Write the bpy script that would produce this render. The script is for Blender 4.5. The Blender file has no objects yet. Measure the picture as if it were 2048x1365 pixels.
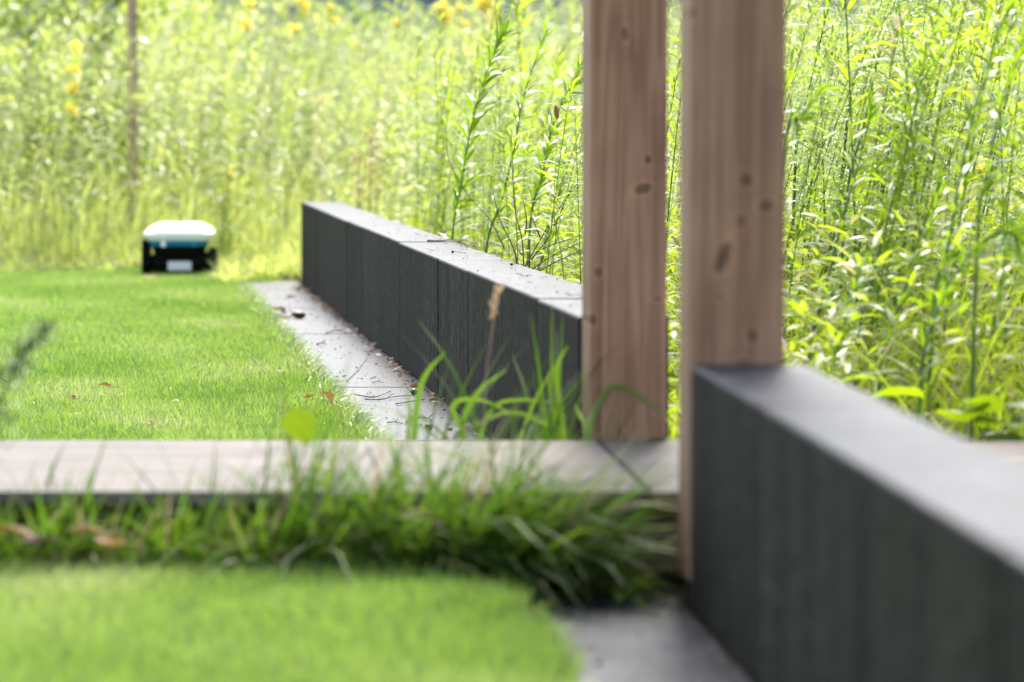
import bpy, bmesh, math, random
import numpy as np
from mathutils import Vector, Matrix

rnd = random.Random(7)
rng = np.random.default_rng(11)
sc = bpy.context.scene
COL = sc.collection
PI = math.pi

# ------------------------------------------------------------------ camera, sky, sun, exposure
F = 7000.0                      # focal length in pixels of the 2048 px wide photograph
CH = 0.89                       # lens height
PITCH = math.atan(445.5 / F)
cam_d = bpy.data.cameras.new('camera')
cam = bpy.data.objects.new('camera', cam_d)
COL.objects.link(cam)
cam.location = (0, 0, CH)
cam.rotation_euler = (PI / 2 - PITCH, 0, 0)
cam_d.sensor_width = 36.0
cam_d.lens = F / 2048 * 36
cam_d.clip_start = 0.05
cam_d.clip_end = 900
cam_d.dof.use_dof = True
cam_d.dof.focus_distance = 10.9
cam_d.dof.aperture_fstop = 3.0
sc.camera = cam

SUN_EL, SUN_AZ = math.radians(50), math.radians(2)     # azimuth from +Y towards +X
world = bpy.data.worlds.new('World')
sc.world = world
world.use_nodes = True
wn, wl = world.node_tree.nodes, world.node_tree.links
wn.clear()
sky = wn.new('ShaderNodeTexSky')
sky.sky_type = 'NISHITA'
sky.sun_disc = False
sky.sun_elevation = SUN_EL
sky.sun_rotation = SUN_AZ
sky.air_density = 1.0
sky.dust_density = 2.0
sky.ozone_density = 1.0
hsv = wn.new('ShaderNodeHueSaturation')
hsv.inputs['Saturation'].default_value = 0.65            # thin white cloud veil
bg = wn.new('ShaderNodeBackground')
bg.inputs['Strength'].default_value = 0.15
wo = wn.new('ShaderNodeOutputWorld')
wl.new(sky.outputs[0], hsv.inputs['Color'])
wl.new(hsv.outputs[0], bg.inputs['Color'])
wl.new(bg.outputs[0], wo.inputs[0])

sd = bpy.data.lights.new('sun', 'SUN')
sd.energy = 3.0
sd.angle = math.radians(12)
sd.color = (1.0, 0.94, 0.84)
sun = bpy.data.objects.new('sun', sd)
COL.objects.link(sun)
sv = Vector((math.sin(SUN_AZ) * math.cos(SUN_EL), math.cos(SUN_AZ) * math.cos(SUN_EL), math.sin(SUN_EL)))
sun.rotation_euler = sv.to_track_quat('Z', 'Y').to_euler()
sun.location = sv * 30

sc.view_settings.view_transform = 'Standard'
sc.view_settings.look = 'None'
sc.view_settings.gamma = 1.0
sc.view_settings.use_curve_mapping = False
sc.view_settings.exposure = 1.95
sc.cycles.use_denoising = True
sc.cycles.max_bounces = 10
sc.cycles.diffuse_bounces = 4
sc.cycles.transmission_bounces = 6
sc.cycles.sample_clamp_indirect = 6

# ------------------------------------------------------------------ survey helpers: photo points to metres
CP, SP = math.cos(PITCH), math.sin(PITCH)


def ray(px, py):
    x, y = (px - 1024) / F, (682.5 - py) / F
    return Vector((x, CP + y * SP, -SP + y * CP))


def at_z(px, py, z=0.0):
    r = ray(px, py)
    return Vector((0, 0, CH)) + r * ((z - CH) / r.z)


def at_y(px, py, Y):
    r = ray(px, py)
    return Vector((0, 0, CH)) + r * (Y / r.y)


# ------------------------------------------------------------------ object helpers
def link(name, me, mat=None, parent=None, kind=None):
    o = bpy.data.objects.new(name, me)
    COL.objects.link(o)
    if parent is not None:
        o.parent = parent
    if mat is not None and me is not None and len(me.materials) == 0:
        me.materials.append(mat)
    if kind:
        o['kind'] = kind
    return o


def tag(o, label, cat, group=None):
    o['label'] = label
    o['category'] = cat
    if group:
        o['group'] = group
    return o


def empty(name, loc, rz=0.0):
    o = bpy.data.objects.new(name, None)
    COL.objects.link(o)
    o.location = loc
    o.rotation_euler = (0, 0, rz)
    o.empty_display_size = 0.1
    return o


def bm_mesh(name, bm, smooth=False):
    me = bpy.data.meshes.new(name)
    bm.to_mesh(me)
    bm.free()
    if smooth:
        for p in me.polygons:
            p.use_smooth = True
    return me


def box_mesh(name, x0, x1, y0, y1, z0, z1, bevel=0.0, segs=1):
    bm = bmesh.new()
    vs = [bm.verts.new(c) for c in ((x0, y0, z0), (x1, y0, z0), (x1, y1, z0), (x0, y1, z0),
                                    (x0, y0, z1), (x1, y0, z1), (x1, y1, z1), (x0, y1, z1))]
    for f in ((3, 2, 1, 0), (4, 5, 6, 7), (0, 1, 5, 4), (1, 2, 6, 5), (2, 3, 7, 6), (3, 0, 4, 7)):
        bm.faces.new([vs[i] for i in f])
    if bevel:
        bmesh.ops.bevel(bm, geom=bm.edges[:], offset=bevel, segments=segs, affect='EDGES', profile=0.6)
    return bm_mesh(name, bm)


def tube_data(pts, radii, n=6):
    """ring-swept tube, returns verts and faces"""
    V, Fc = [], []
    pts = [Vector(p) for p in pts]
    m = len(pts)
    up = Vector((0.31, 0.87, 0.4)).normalized()
    for i, p in enumerate(pts):
        t = (pts[min(i + 1, m - 1)] - pts[max(i - 1, 0)]).normalized()
        a = t.cross(up)
        if a.length < 1e-4:
            a = t.cross(Vector((1, 0, 0)))
        a.normalize()
        b = t.cross(a)
        r = radii[i] if hasattr(radii, '__len__') else radii
        for k in range(n):
            an = 2 * PI * k / n
            V.append(p + a * (r * math.cos(an)) + b * (r * math.sin(an)))
    for i in range(m - 1):
        for k in range(n):
            k2 = (k + 1) % n
            Fc.append((i * n + k, i * n + k2, (i + 1) * n + k2, (i + 1) * n + k))
    Fc.append(tuple(range(n - 1, -1, -1)))
    Fc.append(tuple((m - 1) * n + k for k in range(n)))
    return V, Fc


def pydata(name, V, Fc, smooth=True):
    me = bpy.data.meshes.new(name)
    me.from_pydata([tuple(v) for v in V], [], Fc)
    me.update()
    if smooth:
        me.polygons.foreach_set('use_smooth', [True] * len(me.polygons))
    return me


def join_data(parts):
    V, Fc = [], []
    for v, f in parts:
        b = len(V)
        V += list(v)
        Fc += [tuple(i + b for i in q) for q in f]
    return V, Fc


def smooth_path(pts, n):
    """Catmull-Rom resample"""
    P = [Vector(p) for p in pts]
    P = [P[0] * 2 - P[1]] + P + [P[-1] * 2 - P[-2]]
    out = []
    segs = len(P) - 3
    for i in range(n + 1):
        u = i / n * segs
        k = min(int(u), segs - 1)
        t = u - k
        a, b, c, d = P[k:k + 4]
        out.append(0.5 * ((2 * b) + (c - a) * t + (2 * a - 5 * b + 4 * c - d) * t * t + (3 * b - a - 3 * c + d) * t ** 3))
    return out


# ------------------------------------------------------------------ numpy foliage builders
def quads_mesh(name, V, Q, tint=None, smooth=True):
    V = np.ascontiguousarray(V, dtype=np.float32).reshape(-1, 3)
    Q = np.ascontiguousarray(Q, dtype=np.int32).reshape(-1, 4)
    me = bpy.data.meshes.new(name)
    me.vertices.add(len(V))
    me.vertices.foreach_set('co', V.ravel())
    me.loops.add(Q.size)
    me.loops.foreach_set('vertex_index', Q.ravel())
    me.polygons.add(len(Q))
    me.polygons.foreach_set('loop_start', np.arange(len(Q), dtype=np.int32) * 4)
    me.polygons.foreach_set('loop_total', np.full(len(Q), 4, dtype=np.int32))
    me.update(calc_edges=True)
    if smooth:
        me.polygons.foreach_set('use_smooth', np.ones(len(Q), dtype=bool))
    if tint is not None:
        a = me.attributes.new('tint', 'FLOAT', 'POINT')
        a.data.foreach_set('value', np.ascontiguousarray(tint, dtype=np.float32))
    return me


def blades(base, length, width, az, lean, curl, prof, twist=None, tint=None):
    """curved strips; lean = angle from vertical at the root, curl = extra angle to the tip; prof = width factors"""
    N = len(length)
    S = len(prof)
    base = np.asarray(base, dtype=float).reshape(N, 3)
    length, width, az, lean, curl = (np.broadcast_to(np.asarray(a, dtype=float), (N,)) for a in (length, width, az, lean, curl))
    tw = np.zeros(N) if twist is None else np.broadcast_to(np.asarray(twist, dtype=float), (N,))
    out = np.zeros((N, S, 2, 3))
    pos = base.copy()
    dx, dy = np.cos(az), np.sin(az)
    for k in range(S):
        t = k / (S - 1)
        if k > 0:
            ph = lean + curl * ((k - 0.5) / (S - 1))
            st = length / (S - 1)
            pos = pos + np.stack([np.sin(ph) * dx * st, np.sin(ph) * dy * st, np.cos(ph) * st], 1)
        ph = lean + curl * t
        side = np.stack([-dy, dx, np.zeros(N)], 1)
        nrm = np.stack([-np.cos(ph) * dx, -np.cos(ph) * dy, np.sin(ph)], 1)
        wv = side * np.cos(tw)[:, None] + nrm * np.sin(tw)[:, None]
        h = (width * prof[k] * 0.5)[:, None]
        out[:, k, 0] = pos - wv * h
        out[:, k, 1] = pos + wv * h
    V = out.reshape(-1, 3)
    o = (np.arange(N) * S * 2)[:, None, None]
    k = np.arange(S - 1)[None, :, None] * 2
    q = np.array([0, 1, 3, 2])[None, None, :]
    Q = (o + k + q).reshape(-1, 4)
    T = np.repeat(rng.random(N) if tint is None else np.asarray(tint), S * 2)
    return V, Q, T


def cat_fol(parts):
    V, Q, T, b = [], [], [], 0
    for v, q, t in parts:
        V.append(v)
        Q.append(q + b)
        T.append(t)
        b += len(v)
    return np.concatenate(V), np.concatenate(Q), np.concatenate(T)


def tube_quads(pts, radii, n=4, tint=0.5):
    V, Fc = tube_data(pts, radii, n)
    Q = np.array([f for f in Fc if len(f) == 4 and f[0] != n - 1] if n != 4 else Fc[:(len(pts) - 1) * n])
    V = np.array([tuple(v) for v in V])
    return V, Q, np.full(len(V), tint)


# ------------------------------------------------------------------ materials
def new_mat(name):
    m = bpy.data.materials.new(name)
    m.use_nodes = True
    nt = m.node_tree
    nt.nodes.clear()
    return m, nt.nodes, nt.links


def N_(nodes, typ, **kw):
    n = nodes.new('ShaderNode' + typ)
    for k, v in kw.items():
        if k.startswith('i_'):
            n.inputs[k[2:].replace('_', ' ')].default_value = v
        else:
            setattr(n, k, v)
    return n


def ramp(nodes, stops):
    r = nodes.new('ShaderNodeValToRGB')
    el = r.color_ramp.elements
    el[0].position, el[0].color = stops[0][0], (*stops[0][1], 1)
    el[1].position, el[1].color = stops[1][0], (*stops[1][1], 1)
    for p, c in stops[2:]:
        e = el.new(p)
        e.color = (*c, 1)
    return r


def leaf_mat(name, ca, cb, ta, tb, trans=0.45, rough=0.42, spec=0.5, cc=None, cpos=.82):
    m, n, l = new_mat(name)
    at = N_(n, 'Attribute', attribute_name='tint')
    stops = [(0.0, ca), (1.0, cb)] if cc is None else [(0.0, ca), (cpos, cb), (0.97, cc)]
    r1 = ramp(n, stops)
    r2 = ramp(n, [(0.0, ta), (1.0, tb)] if cc is None else [(0.0, ta), (0.86, tb), (0.97, tuple(c * 0.9 for c in cc))])
    p = N_(n, 'BsdfPrincipled')
    p.inputs['Roughness'].default_value = rough
    p.inputs['Specular IOR Level'].default_value = spec
    t = N_(n, 'BsdfTranslucent')
    mx = N_(n, 'MixShader')
    mx.inputs[0].default_value = trans
    o = N_(n, 'OutputMaterial')
    l.new(at.outputs['Fac'], r1.inputs[0])
    l.new(at.outputs['Fac'], r2.inputs[0])
    l.new(r1.outputs[0], p.inputs['Base Color'])
    l.new(r2.outputs[0], t.inputs['Color'])
    l.new(p.outputs[0], mx.inputs[1])
    l.new(t.outputs[0], mx.inputs[2])
    l.new(mx.outputs[0], o.inputs[0])
    return m


def plain_mat(name, col, rough=0.6, spec=0.5, var=0.25, scale=40.0, bump=0.0, coords='Object'):
    m, n, l = new_mat(name)
    tc = N_(n, 'TexCoord')
    nz = N_(n, 'TexNoise')
    nz.inputs['Scale'].default_value = scale
    nz.inputs['Detail'].default_value = 6
    l.new(tc.outputs[coords], nz.inputs['Vector'])
    r = ramp(n, [(0.3, tuple(c * (1 - var) for c in col)), (0.7, tuple(min(1, c * (1 + var)) for c in col))])
    l.new(nz.outputs['Fac'], r.inputs[0])
    p = N_(n, 'BsdfPrincipled')
    p.inputs['Roughness'].default_value = rough
    p.inputs['Specular IOR Level'].default_value = spec
    l.new(r.outputs[0], p.inputs['Base Color'])
    if bump:
        b = N_(n, 'Bump')
        b.inputs['Strength'].default_value = bump
        b.inputs['Distance'].default_value = 0.003
        l.new(nz.outputs['Fac'], b.inputs['Height'])
        l.new(b.outputs[0], p.inputs['Normal'])
    o = N_(n, 'OutputMaterial')
    l.new(p.outputs[0], o.inputs[0])
    return m


def concrete_mat(name, dark, light, rough, streak=True, pits=True, spec=0.5):
    m, n, l = new_mat(name)
    tc = N_(n, 'TexCoord')
    geo = N_(n, 'NewGeometry')
    oi = N_(n, 'ObjectInfo')
    mp = N_(n, 'Mapping')
    mp.inputs['Scale'].default_value = (9, 9, 0.55) if streak else (3, 3, 3)
    l.new(tc.outputs['Object'], mp.inputs['Vector'])
    off = N_(n, 'VectorMath', operation='ADD')
    cmb = N_(n, 'CombineXYZ')
    ml = N_(n, 'Math', operation='MULTIPLY')
    ml.inputs[1].default_value = 37.0
    l.new(oi.outputs['Random'], ml.inputs[0])
    l.new(ml.outputs[0], cmb.inputs[0])
    l.new(ml.outputs[0], cmb.inputs[1])
    l.new(mp.outputs[0], off.inputs[0])
    l.new(cmb.outputs[0], off.inputs[1])
    n1 = N_(n, 'TexNoise')
    n1.inputs['Scale'].default_value = 2.2
    n1.inputs['Detail'].default_value = 5
    n1.inputs['Roughness'].default_value = 0.6
    l.new(off.outputs[0], n1.inputs['Vector'])
    n2 = N_(n, 'TexNoise')                       # cast pores
    n2.inputs['Scale'].default_value = 85
    n2.inputs['Detail'].default_value = 3
    mp2 = N_(n, 'Mapping')
    mp2.inputs['Scale'].default_value = (1.0, 1.0, 0.35) if streak else (1, 1, 1)
    l.new(tc.outputs['Object'], mp2.inputs['Vector'])
    l.new(mp2.outputs[0], n2.inputs['Vector'])
    r1 = ramp(n, [(0.32, dark), (0.68, light)])
    l.new(n1.outputs['Fac'], r1.inputs[0])
    r2 = ramp(n, [(0.40, (0.25, 0.25, 0.25)), (0.5, (0.9, 0.9, 0.9)), (0.62, (1.7, 1.7, 1.65))])
    l.new(n2.outputs['Fac'], r2.inputs[0])
    mul = N_(n, 'MixRGB', blend_type='MULTIPLY')
    mul.inputs[0].default_value = 0.9 if pits else 0.35
    l.new(r1.outputs[0], mul.inputs[1])
    l.new(r2.outputs[0], mul.inputs[2])
    # per-piece tone
    tone = N_(n, 'MapRange')
    tone.inputs['To Min'].default_value = 0.82
    tone.inputs['To Max'].default_value = 1.18
    l.new(oi.outputs['Random'], tone.inputs['Value'])
    mul2 = N_(n, 'VectorMath', operation='SCALE')
    l.new(mul.outputs[0], mul2.inputs[0])
    l.new(tone.outputs[0], mul2.inputs['Scale'])
    p = N_(n, 'BsdfPrincipled')
    p.inputs['Specular IOR Level'].default_value = spec
    rr = N_(n, 'MapRange')
    rr.inputs['To Min'].default_value = rough - 0.08
    rr.inputs['To Max'].default_value = rough + 0.1
    l.new(n1.outputs['Fac'], rr.inputs['Value'])
    l.new(rr.outputs[0], p.inputs['Roughness'])
    l.new(mul2.outputs[0], p.inputs['Base Color'])
    b = N_(n, 'Bump')
    b.inputs['Strength'].default_value = 0.35
    b.inputs['Distance'].default_value = 0.002
    l.new(n2.outputs['Fac'], b.inputs['Height'])
    l.new(b.outputs[0], p.inputs['Normal'])
    o = N_(n, 'OutputMaterial')
    l.new(p.outputs[0], o.inputs[0])
    return m


def wood_mat(name, dark, light, axis='Z', knots=(), rough=0.6, ring=1.0, spec=.14):
    """grain runs along axis; knots = (x, z, rx, rz, tilt, strength) on the camera-side face, object space"""
    m, n, l = new_mat(name)
    tc = N_(n, 'TexCoord')
    oi = N_(n, 'ObjectInfo')
    sep = N_(n, 'SeparateXYZ')
    l.new(tc.outputs['Object'], sep.inputs[0])
    mp = N_(n, 'Mapping')
    mp.inputs['Scale'].default_value = {'Z': (1, 1, 0.045), 'X': (0.045, 1, 1), 'Y': (1, 0.045, 1)}[axis]
    l.new(tc.outputs['Object'], mp.inputs['Vector'])
    rof = N_(n, 'VectorMath', operation='ADD')
    rc = N_(n, 'CombineXYZ')
    rm = N_(n, 'Math', operation='MULTIPLY')
    rm.inputs[1].default_value = 3.7
    l.new(oi.outputs['Random'], rm.inputs[0])
    for k in range(3):
        l.new(rm.outputs[0], rc.inputs[k])
    l.new(mp.outputs[0], rof.inputs[0])
    l.new(rc.outputs[0], rof.inputs[1])
    # wide, wandering figure
    nf = N_(n, 'TexNoise')
    nf.inputs['Scale'].default_value = 14
    nf.inputs['Detail'].default_value = 2
    nf.inputs['Distortion'].default_value = 0.4
    l.new(rof.outputs[0], nf.inputs['Vector'])
    # rings: sine of a distorted coordinate
    rg = N_(n, 'Math', operation='MULTIPLY')
    rg.inputs[1].default_value = 46 * ring
    l.new(nf.outputs['Fac'], rg.inputs[0])
    sn = N_(n, 'Math', operation='SINE')
    l.new(rg.outputs[0], sn.inputs[0])
    rmap = N_(n, 'MapRange')
    rmap.inputs['From Min'].default_value = -1
    l.new(sn.outputs[0], rmap.inputs['Value'])
    # fine fibres
    n2 = N_(n, 'TexNoise')
    n2.inputs['Scale'].default_value = 260
    n2.inputs['Detail'].default_value = 3
    l.new(rof.outputs[0], n2.inputs['Vector'])
    mixv = N_(n, 'Mix')
    mixv.inputs[0].default_value = 0.5
    l.new(rmap.outputs[0], mixv.inputs[2])
    l.new(n2.outputs['Fac'], mixv.inputs[3])
    r = ramp(n, [(0.15, dark), (0.75, light)])
    l.new(mixv.outputs[0], r.inputs[0])
    # broad weathering
    n3 = N_(n, 'TexNoise')
    n3.inputs['Scale'].default_value = 5
    n3.inputs['Detail'].default_value = 4
    l.new(tc.outputs['Object'], n3.inputs['Vector'])
    r3 = ramp(n, [(0.3, (0.80, 0.78, 0.76)), (0.7, (1.12, 1.1, 1.08))])
    l.new(n3.outputs['Fac'], r3.inputs[0])
    mul = N_(n, 'MixRGB', blend_type='MULTIPLY')
    mul.inputs[0].default_value = 1
    l.new(r.outputs[0], mul.inputs[1])
    l.new(r3.outputs[0], mul.inputs[2])
    last = mul.outputs[0]
    for (kx, kz, rx, rz, tilt, st) in knots:
        cx = N_(n, 'Math', operation='SUBTRACT')
        cx.inputs[1].default_value = kx
        l.new(sep.outputs[0], cx.inputs[0])
        cz = N_(n, 'Math', operation='SUBTRACT')
        cz.inputs[1].default_value = kz
        l.new(sep.outputs[2], cz.inputs[0])
        c, s = math.cos(tilt), math.sin(tilt)
        u1 = N_(n, 'Math', operation='MULTIPLY'); u1.inputs[1].default_value = c / rx; l.new(cx.outputs[0], u1.inputs[0])
        u2 = N_(n, 'Math', operation='MULTIPLY_ADD'); u2.inputs[1].default_value = s / rx; l.new(cz.outputs[0], u2.inputs[0]); l.new(u1.outputs[0], u2.inputs[2])
        v1 = N_(n, 'Math', operation='MULTIPLY'); v1.inputs[1].default_value = -s / rz; l.new(cx.outputs[0], v1.inputs[0])
        v2 = N_(n, 'Math', operation='MULTIPLY_ADD'); v2.inputs[1].default_value = c / rz; l.new(cz.outputs[0], v2.inputs[0]); l.new(v1.outputs[0], v2.inputs[2])
        cb = N_(n, 'CombineXYZ'); l.new(u2.outputs[0], cb.inputs[0]); l.new(v2.outputs[0], cb.inputs[1])
        ln = N_(n, 'VectorMath', operation='LENGTH'); l.new(cb.outputs[0], ln.inputs[0])
        kr = ramp(n, [(0.0, (1 - st, 1 - st, 1 - st)), (0.5, (1 - st * 0.8,) * 3), (0.60, (1.3, 1.26, 1.2)), (1.0, (1, 1, 1))])
        l.new(ln.outputs['Value'], kr.inputs[0])
        mm = N_(n, 'MixRGB', blend_type='MULTIPLY')
        mm.inputs[0].default_value = 1
        l.new(last, mm.inputs[1])
        l.new(kr.outputs[0], mm.inputs[2])
        last = mm.outputs[0]
    # drying cracks along the grain
    mpc = N_(n, 'Mapping')
    mpc.inputs['Scale'].default_value = {'Z': (75, 75, 1.1), 'X': (1.1, 75, 75), 'Y': (75, 1.1, 75)}[axis]
    l.new(rof.outputs[0] if False else tc.outputs['Object'], mpc.inputs['Vector'])
    nc = N_(n, 'TexNoise')
    nc.inputs['Scale'].default_value = 1.0
    nc.inputs['Detail'].default_value = 1
    l.new(mpc.outputs[0], nc.inputs['Vector'])
    rc_ = ramp(n, [(0.67, (1, 1, 1)), (0.71, (0.45, 0.42, 0.4))])
    l.new(nc.outputs['Fac'], rc_.inputs[0])
    mc = N_(n, 'MixRGB', blend_type='MULTIPLY')
    mc.inputs[0].default_value = .8
    l.new(last, mc.inputs[1])
    l.new(rc_.outputs[0], mc.inputs[2])
    last = mc.outputs[0]
    p = N_(n, 'BsdfPrincipled')
    p.inputs['Roughness'].default_value = rough
    p.inputs['Specular IOR Level'].default_value = spec
    l.new(last, p.inputs['Base Color'])
    b = N_(n, 'Bump')
    b.inputs['Strength'].default_value = 0.25
    b.inputs['Distance'].default_value = 0.0015
    l.new(mixv.outputs[0], b.inputs['Height'])
    l.new(b.outputs[0], p.inputs['Normal'])
    o = N_(n, 'OutputMaterial')
    l.new(p.outputs[0], o.inputs[0])
    return m


M = {}
M['soil'] = plain_mat('soil', (0.045, 0.05, 0.018), 0.95, 0.2, 0.5, 6, 0.3)
M['lawn_base'] = plain_mat('lawn_base', (0.12, 0.18, 0.035), 0.95, 0.2, 0.4, 25, 0.3)
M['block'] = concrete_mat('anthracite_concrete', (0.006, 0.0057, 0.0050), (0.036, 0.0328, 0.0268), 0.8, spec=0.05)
M['block_top'] = concrete_mat('skylit_block_top', (0.005, 0.0052, 0.0065), (0.054, 0.056, 0.069), 0.5, streak=False, spec=0.075)  # paler, bluer copy: sky light and sheen on the tops put into the colour
M['paving'] = concrete_mat('grey_paving', (0.008, 0.0095, 0.0135), (0.026, 0.030, 0.041), 0.45, streak=False, pits=True, spec=0.115)
M['deck'] = wood_mat('weathered_deck_wood', (0.064, 0.054, 0.049), (0.115, 0.100, 0.092), 'X', rough=0.62, ring=0.7, spec=.07)
M['bearer'] = wood_mat('dark_bearer_wood', (0.05, 0.035, 0.022), (0.10, 0.07, 0.045), 'X')
M['stake'] = wood_mat('stake_wood', (0.26, 0.18, 0.12), (0.42, 0.31, 0.22), 'Z')
M['metal_shoe'] = plain_mat('dark_metal_shoe', (0.035, 0.03, 0.022), 0.6, 0.4, 0.3, 60)
M['lawn'] = leaf_mat('lawn_blade', (0.066, 0.132, 0.020), (0.155, 0.232, 0.058), (0.13, 0.265, 0.016), (0.30, 0.42, 0.072), 0.45, 0.32, 0.5, cc=(0.40, 0.40, 0.20), cpos=.62)  # palest tone: dry blades, and the lawn's whitish sheen put into the colour
M['long'] = leaf_mat('long_grass_blade', (0.028, 0.072, 0.009), (0.066, 0.125, 0.016), (0.065, 0.155, 0.008), (0.155, 0.27, 0.018), 0.42, 0.5, 0.15, cc=(0.30, 0.23, 0.12))
M['meadow'] = leaf_mat('meadow_leaf', (0.10, 0.165, 0.016), (0.19, 0.24, 0.035), (0.31, 0.45, 0.012), (0.48, 0.56, 0.03), 0.5, 0.45, 0.3, cc=(0.42, 0.34, 0.17))
M['meadow_pale'] = leaf_mat('veiled_meadow_leaf', (0.18, 0.24, 0.06), (0.30, 0.35, 0.15), (0.48, 0.58, 0.06), (0.62, 0.69, 0.18), 0.5, 0.42, 0.45, cc=(0.46, 0.38, 0.2))  # far leaves: whitish veil of glare over the distance put into their colour
M['weed'] = leaf_mat('weed_leaf', (0.095, 0.165, 0.02), (0.165, 0.235, 0.04), (0.28, 0.44, 0.018), (0.42, 0.54, 0.04), 0.5, 0.45, 0.28)
M['hero'] = leaf_mat('dark_weed_leaf', (0.055, 0.125, 0.010), (0.10, 0.18, 0.016), (0.17, 0.33, 0.006), (0.30, 0.45, 0.010), 0.45, 0.36, 0.45)  # darker green for the conspicuous weeds
M['bud'] = leaf_mat('pale_bud', (0.20, 0.27, 0.09), (0.36, 0.42, 0.20), (0.32, 0.42, 0.10), (0.46, 0.53, 0.20), 0.4, 0.5, 0.4)
M['seed'] = leaf_mat('pale_seed_head', (0.32, 0.33, 0.18), (0.50, 0.47, 0.30), (0.36, 0.37, 0.17), (0.50, 0.47, 0.28), 0.4, 0.6, 0.3)
M['dockred'] = leaf_mat('rusty_seed', (0.30, 0.16, 0.06), (0.42, 0.26, 0.12), (0.3, 0.15, 0.05), (0.4, 0.24, 0.1), 0.35, 0.6, 0.3)
M['stem'] = plain_mat('green_stem', (0.075, 0.13, 0.022), 0.45, 0.4, 0.3, 20)
M['drystem'] = plain_mat('dry_twig', (0.085, 0.06, 0.038), 0.75, 0.3, 0.4, 60)
M['darktwig'] = plain_mat('dark_twig', (0.028, 0.022, 0.018), 0.7, 0.35, 0.4, 80)
M['yellow'] = leaf_mat('yellow_petal', (0.80, 0.66, 0.07), (0.85, 0.74, 0.14), (0.82, 0.70, 0.08), (0.85, 0.76, 0.15), 0.4, 0.6, 0.3)
M['orange'] = leaf_mat('orange_petal', (0.70, 0.36, 0.01), (0.78, 0.52, 0.03), (0.7, 0.4, 0.01), (0.78, 0.55, 0.03), 0.4, 0.6, 0.3)
M['broad'] = leaf_mat('broad_leaf', (0.06, 0.13, 0.010), (0.10, 0.17, 0.010), (0.17, 0.30, 0.006), (0.30, 0.42, 0.006), 0.5, 0.4, 0.45)
M['round'] = leaf_mat('round_leaf', (0.05, 0.11, 0.010), (0.08, 0.14, 0.012), (0.08, 0.16, 0.006), (0.14, 0.215, 0.008), 0.42, 0.5, 0.3)
M['shrub'] = leaf_mat('shrub_leaf', (0.075, 0.135, 0.014), (0.14, 0.21, 0.025), (0.26, 0.40, 0.012), (0.38, 0.50, 0.02), 0.45, 0.4, 0.5)
M['sprig'] = leaf_mat('dark_sprig_leaf', (0.03, 0.07, 0.014), (0.06, 0.11, 0.022), (0.07, 0.14, 0.02), (0.11, 0.2, 0.03), 0.3, 0.5, 0.4)
M['brown_leaf'] = leaf_mat('brown_fallen_leaf', (0.20, 0.095, 0.035), (0.27, 0.14, 0.055), (0.2, 0.09, 0.025), (0.26, 0.14, 0.045), 0.3, 0.55, 0.4)
M['tan_leaf'] = leaf_mat('tan_fallen_leaf', (0.48, 0.32, 0.20), (0.55, 0.40, 0.26), (0.45, 0.3, 0.15), (0.5, 0.36, 0.2), 0.3, 0.55, 0.4)
M['dark_leaf'] = leaf_mat('dark_dry_leaf', (0.055, 0.033, 0.02), (0.10, 0.06, 0.035), (0.05, 0.03, 0.02), (0.07, 0.04, 0.02), 0.15, 0.6, 0.3)
M['yellow_leaf'] = leaf_mat('yellow_fallen_leaf', (0.55, 0.42, 0.04), (0.6, 0.46, 0.06), (0.55, 0.42, 0.03), (0.6, 0.45, 0.05), 0.35, 0.55, 0.4)
M['nut_green'] = plain_mat('green_nut', (0.075, 0.115, 0.02), 0.5, 0.4, 0.35, 120, 0.3)
M['nut_brown'] = plain_mat('brown_green_nut', (0.075, 0.055, 0.015), 0.5, 0.4, 0.5, 90, 0.3)
M['white_plastic'] = plain_mat('white_plastic', (0.80, 0.80, 0.81), 0.28, 0.5, 0.02, 10)
M['blue_plastic'] = plain_mat('teal_blue_plastic', (0.006, 0.17, 0.31), 0.35, 0.4, 0.05, 10)
M['charcoal'] = plain_mat('charcoal_plastic', (0.006, 0.006, 0.005), 0.7, 0.02, 0.1, 30)
M['rubber'] = plain_mat('black_rubber', (0.005, 0.005, 0.005), 0.95, 0.02, 0.2, 60)
M['plate'] = plain_mat('pale_grey_plate', (0.52, 0.55, 0.54), 0.4, 0.5, 0.05, 30)
M['pinkgrey'] = plain_mat('pale_pink_grey_plastic', (0.66, 0.58, 0.60), 0.4, 0.5, 0.03, 20)
M['cladding'] = plain_mat('blue_grey_cladding', (0.13, 0.165, 0.225), 0.6, 0.4, 0.12, 3)
M['roofing'] = plain_mat('grey_roofing', (0.09, 0.10, 0.12), 0.6, 0.4, 0.2, 3)

# ------------------------------------------------------------------ survey of the walls, boardwalk, posts
far_a = at_z(936, 850)              # on the foot of the far wall
far_b = at_z(603, 574)              # its far end
fdir = (far_b - far_a).normalized()
FSL = fdir.x / fdir.y               # dX/dY
def far_face(Y): return far_a.x + (Y - far_a.y) * FSL
FAR0, FAR1 = 7.80, far_b.y
TH = 0.205
near_a = at_z(1381, 732, 0.45)
near_b = at_z(2048, 1122, 0.45)
NSL = (near_b.x - near_a.x) / (near_b.y - near_a.y)
def near_face(Y): return near_a.x + (Y - near_a.y) * NSL
NEAR1 = near_a.y
WH = 0.45
BW_Z = 0.194
bw_front = at_z(700, 985, BW_Z).y
bw_back = at_z(700, 882, BW_Z).y

# ------------------------------------------------------------------ ground
g = bmesh.new()
for c in ((-400, -60), (400, -60), (400, 700), (-400, 700)):
    g.verts.new((c[0], c[1], 0))
g.faces.new(g.verts[:])
link('ground', bm_mesh('ground', g), M['soil'], kind='structure')

LAWN_FAR_END = 20.25
NLZ = 0.048
def pave_left_far(Y): return far_face(Y) - 0.345
def pave_left_near(Y): return near_face(Y) - 0.325

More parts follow.
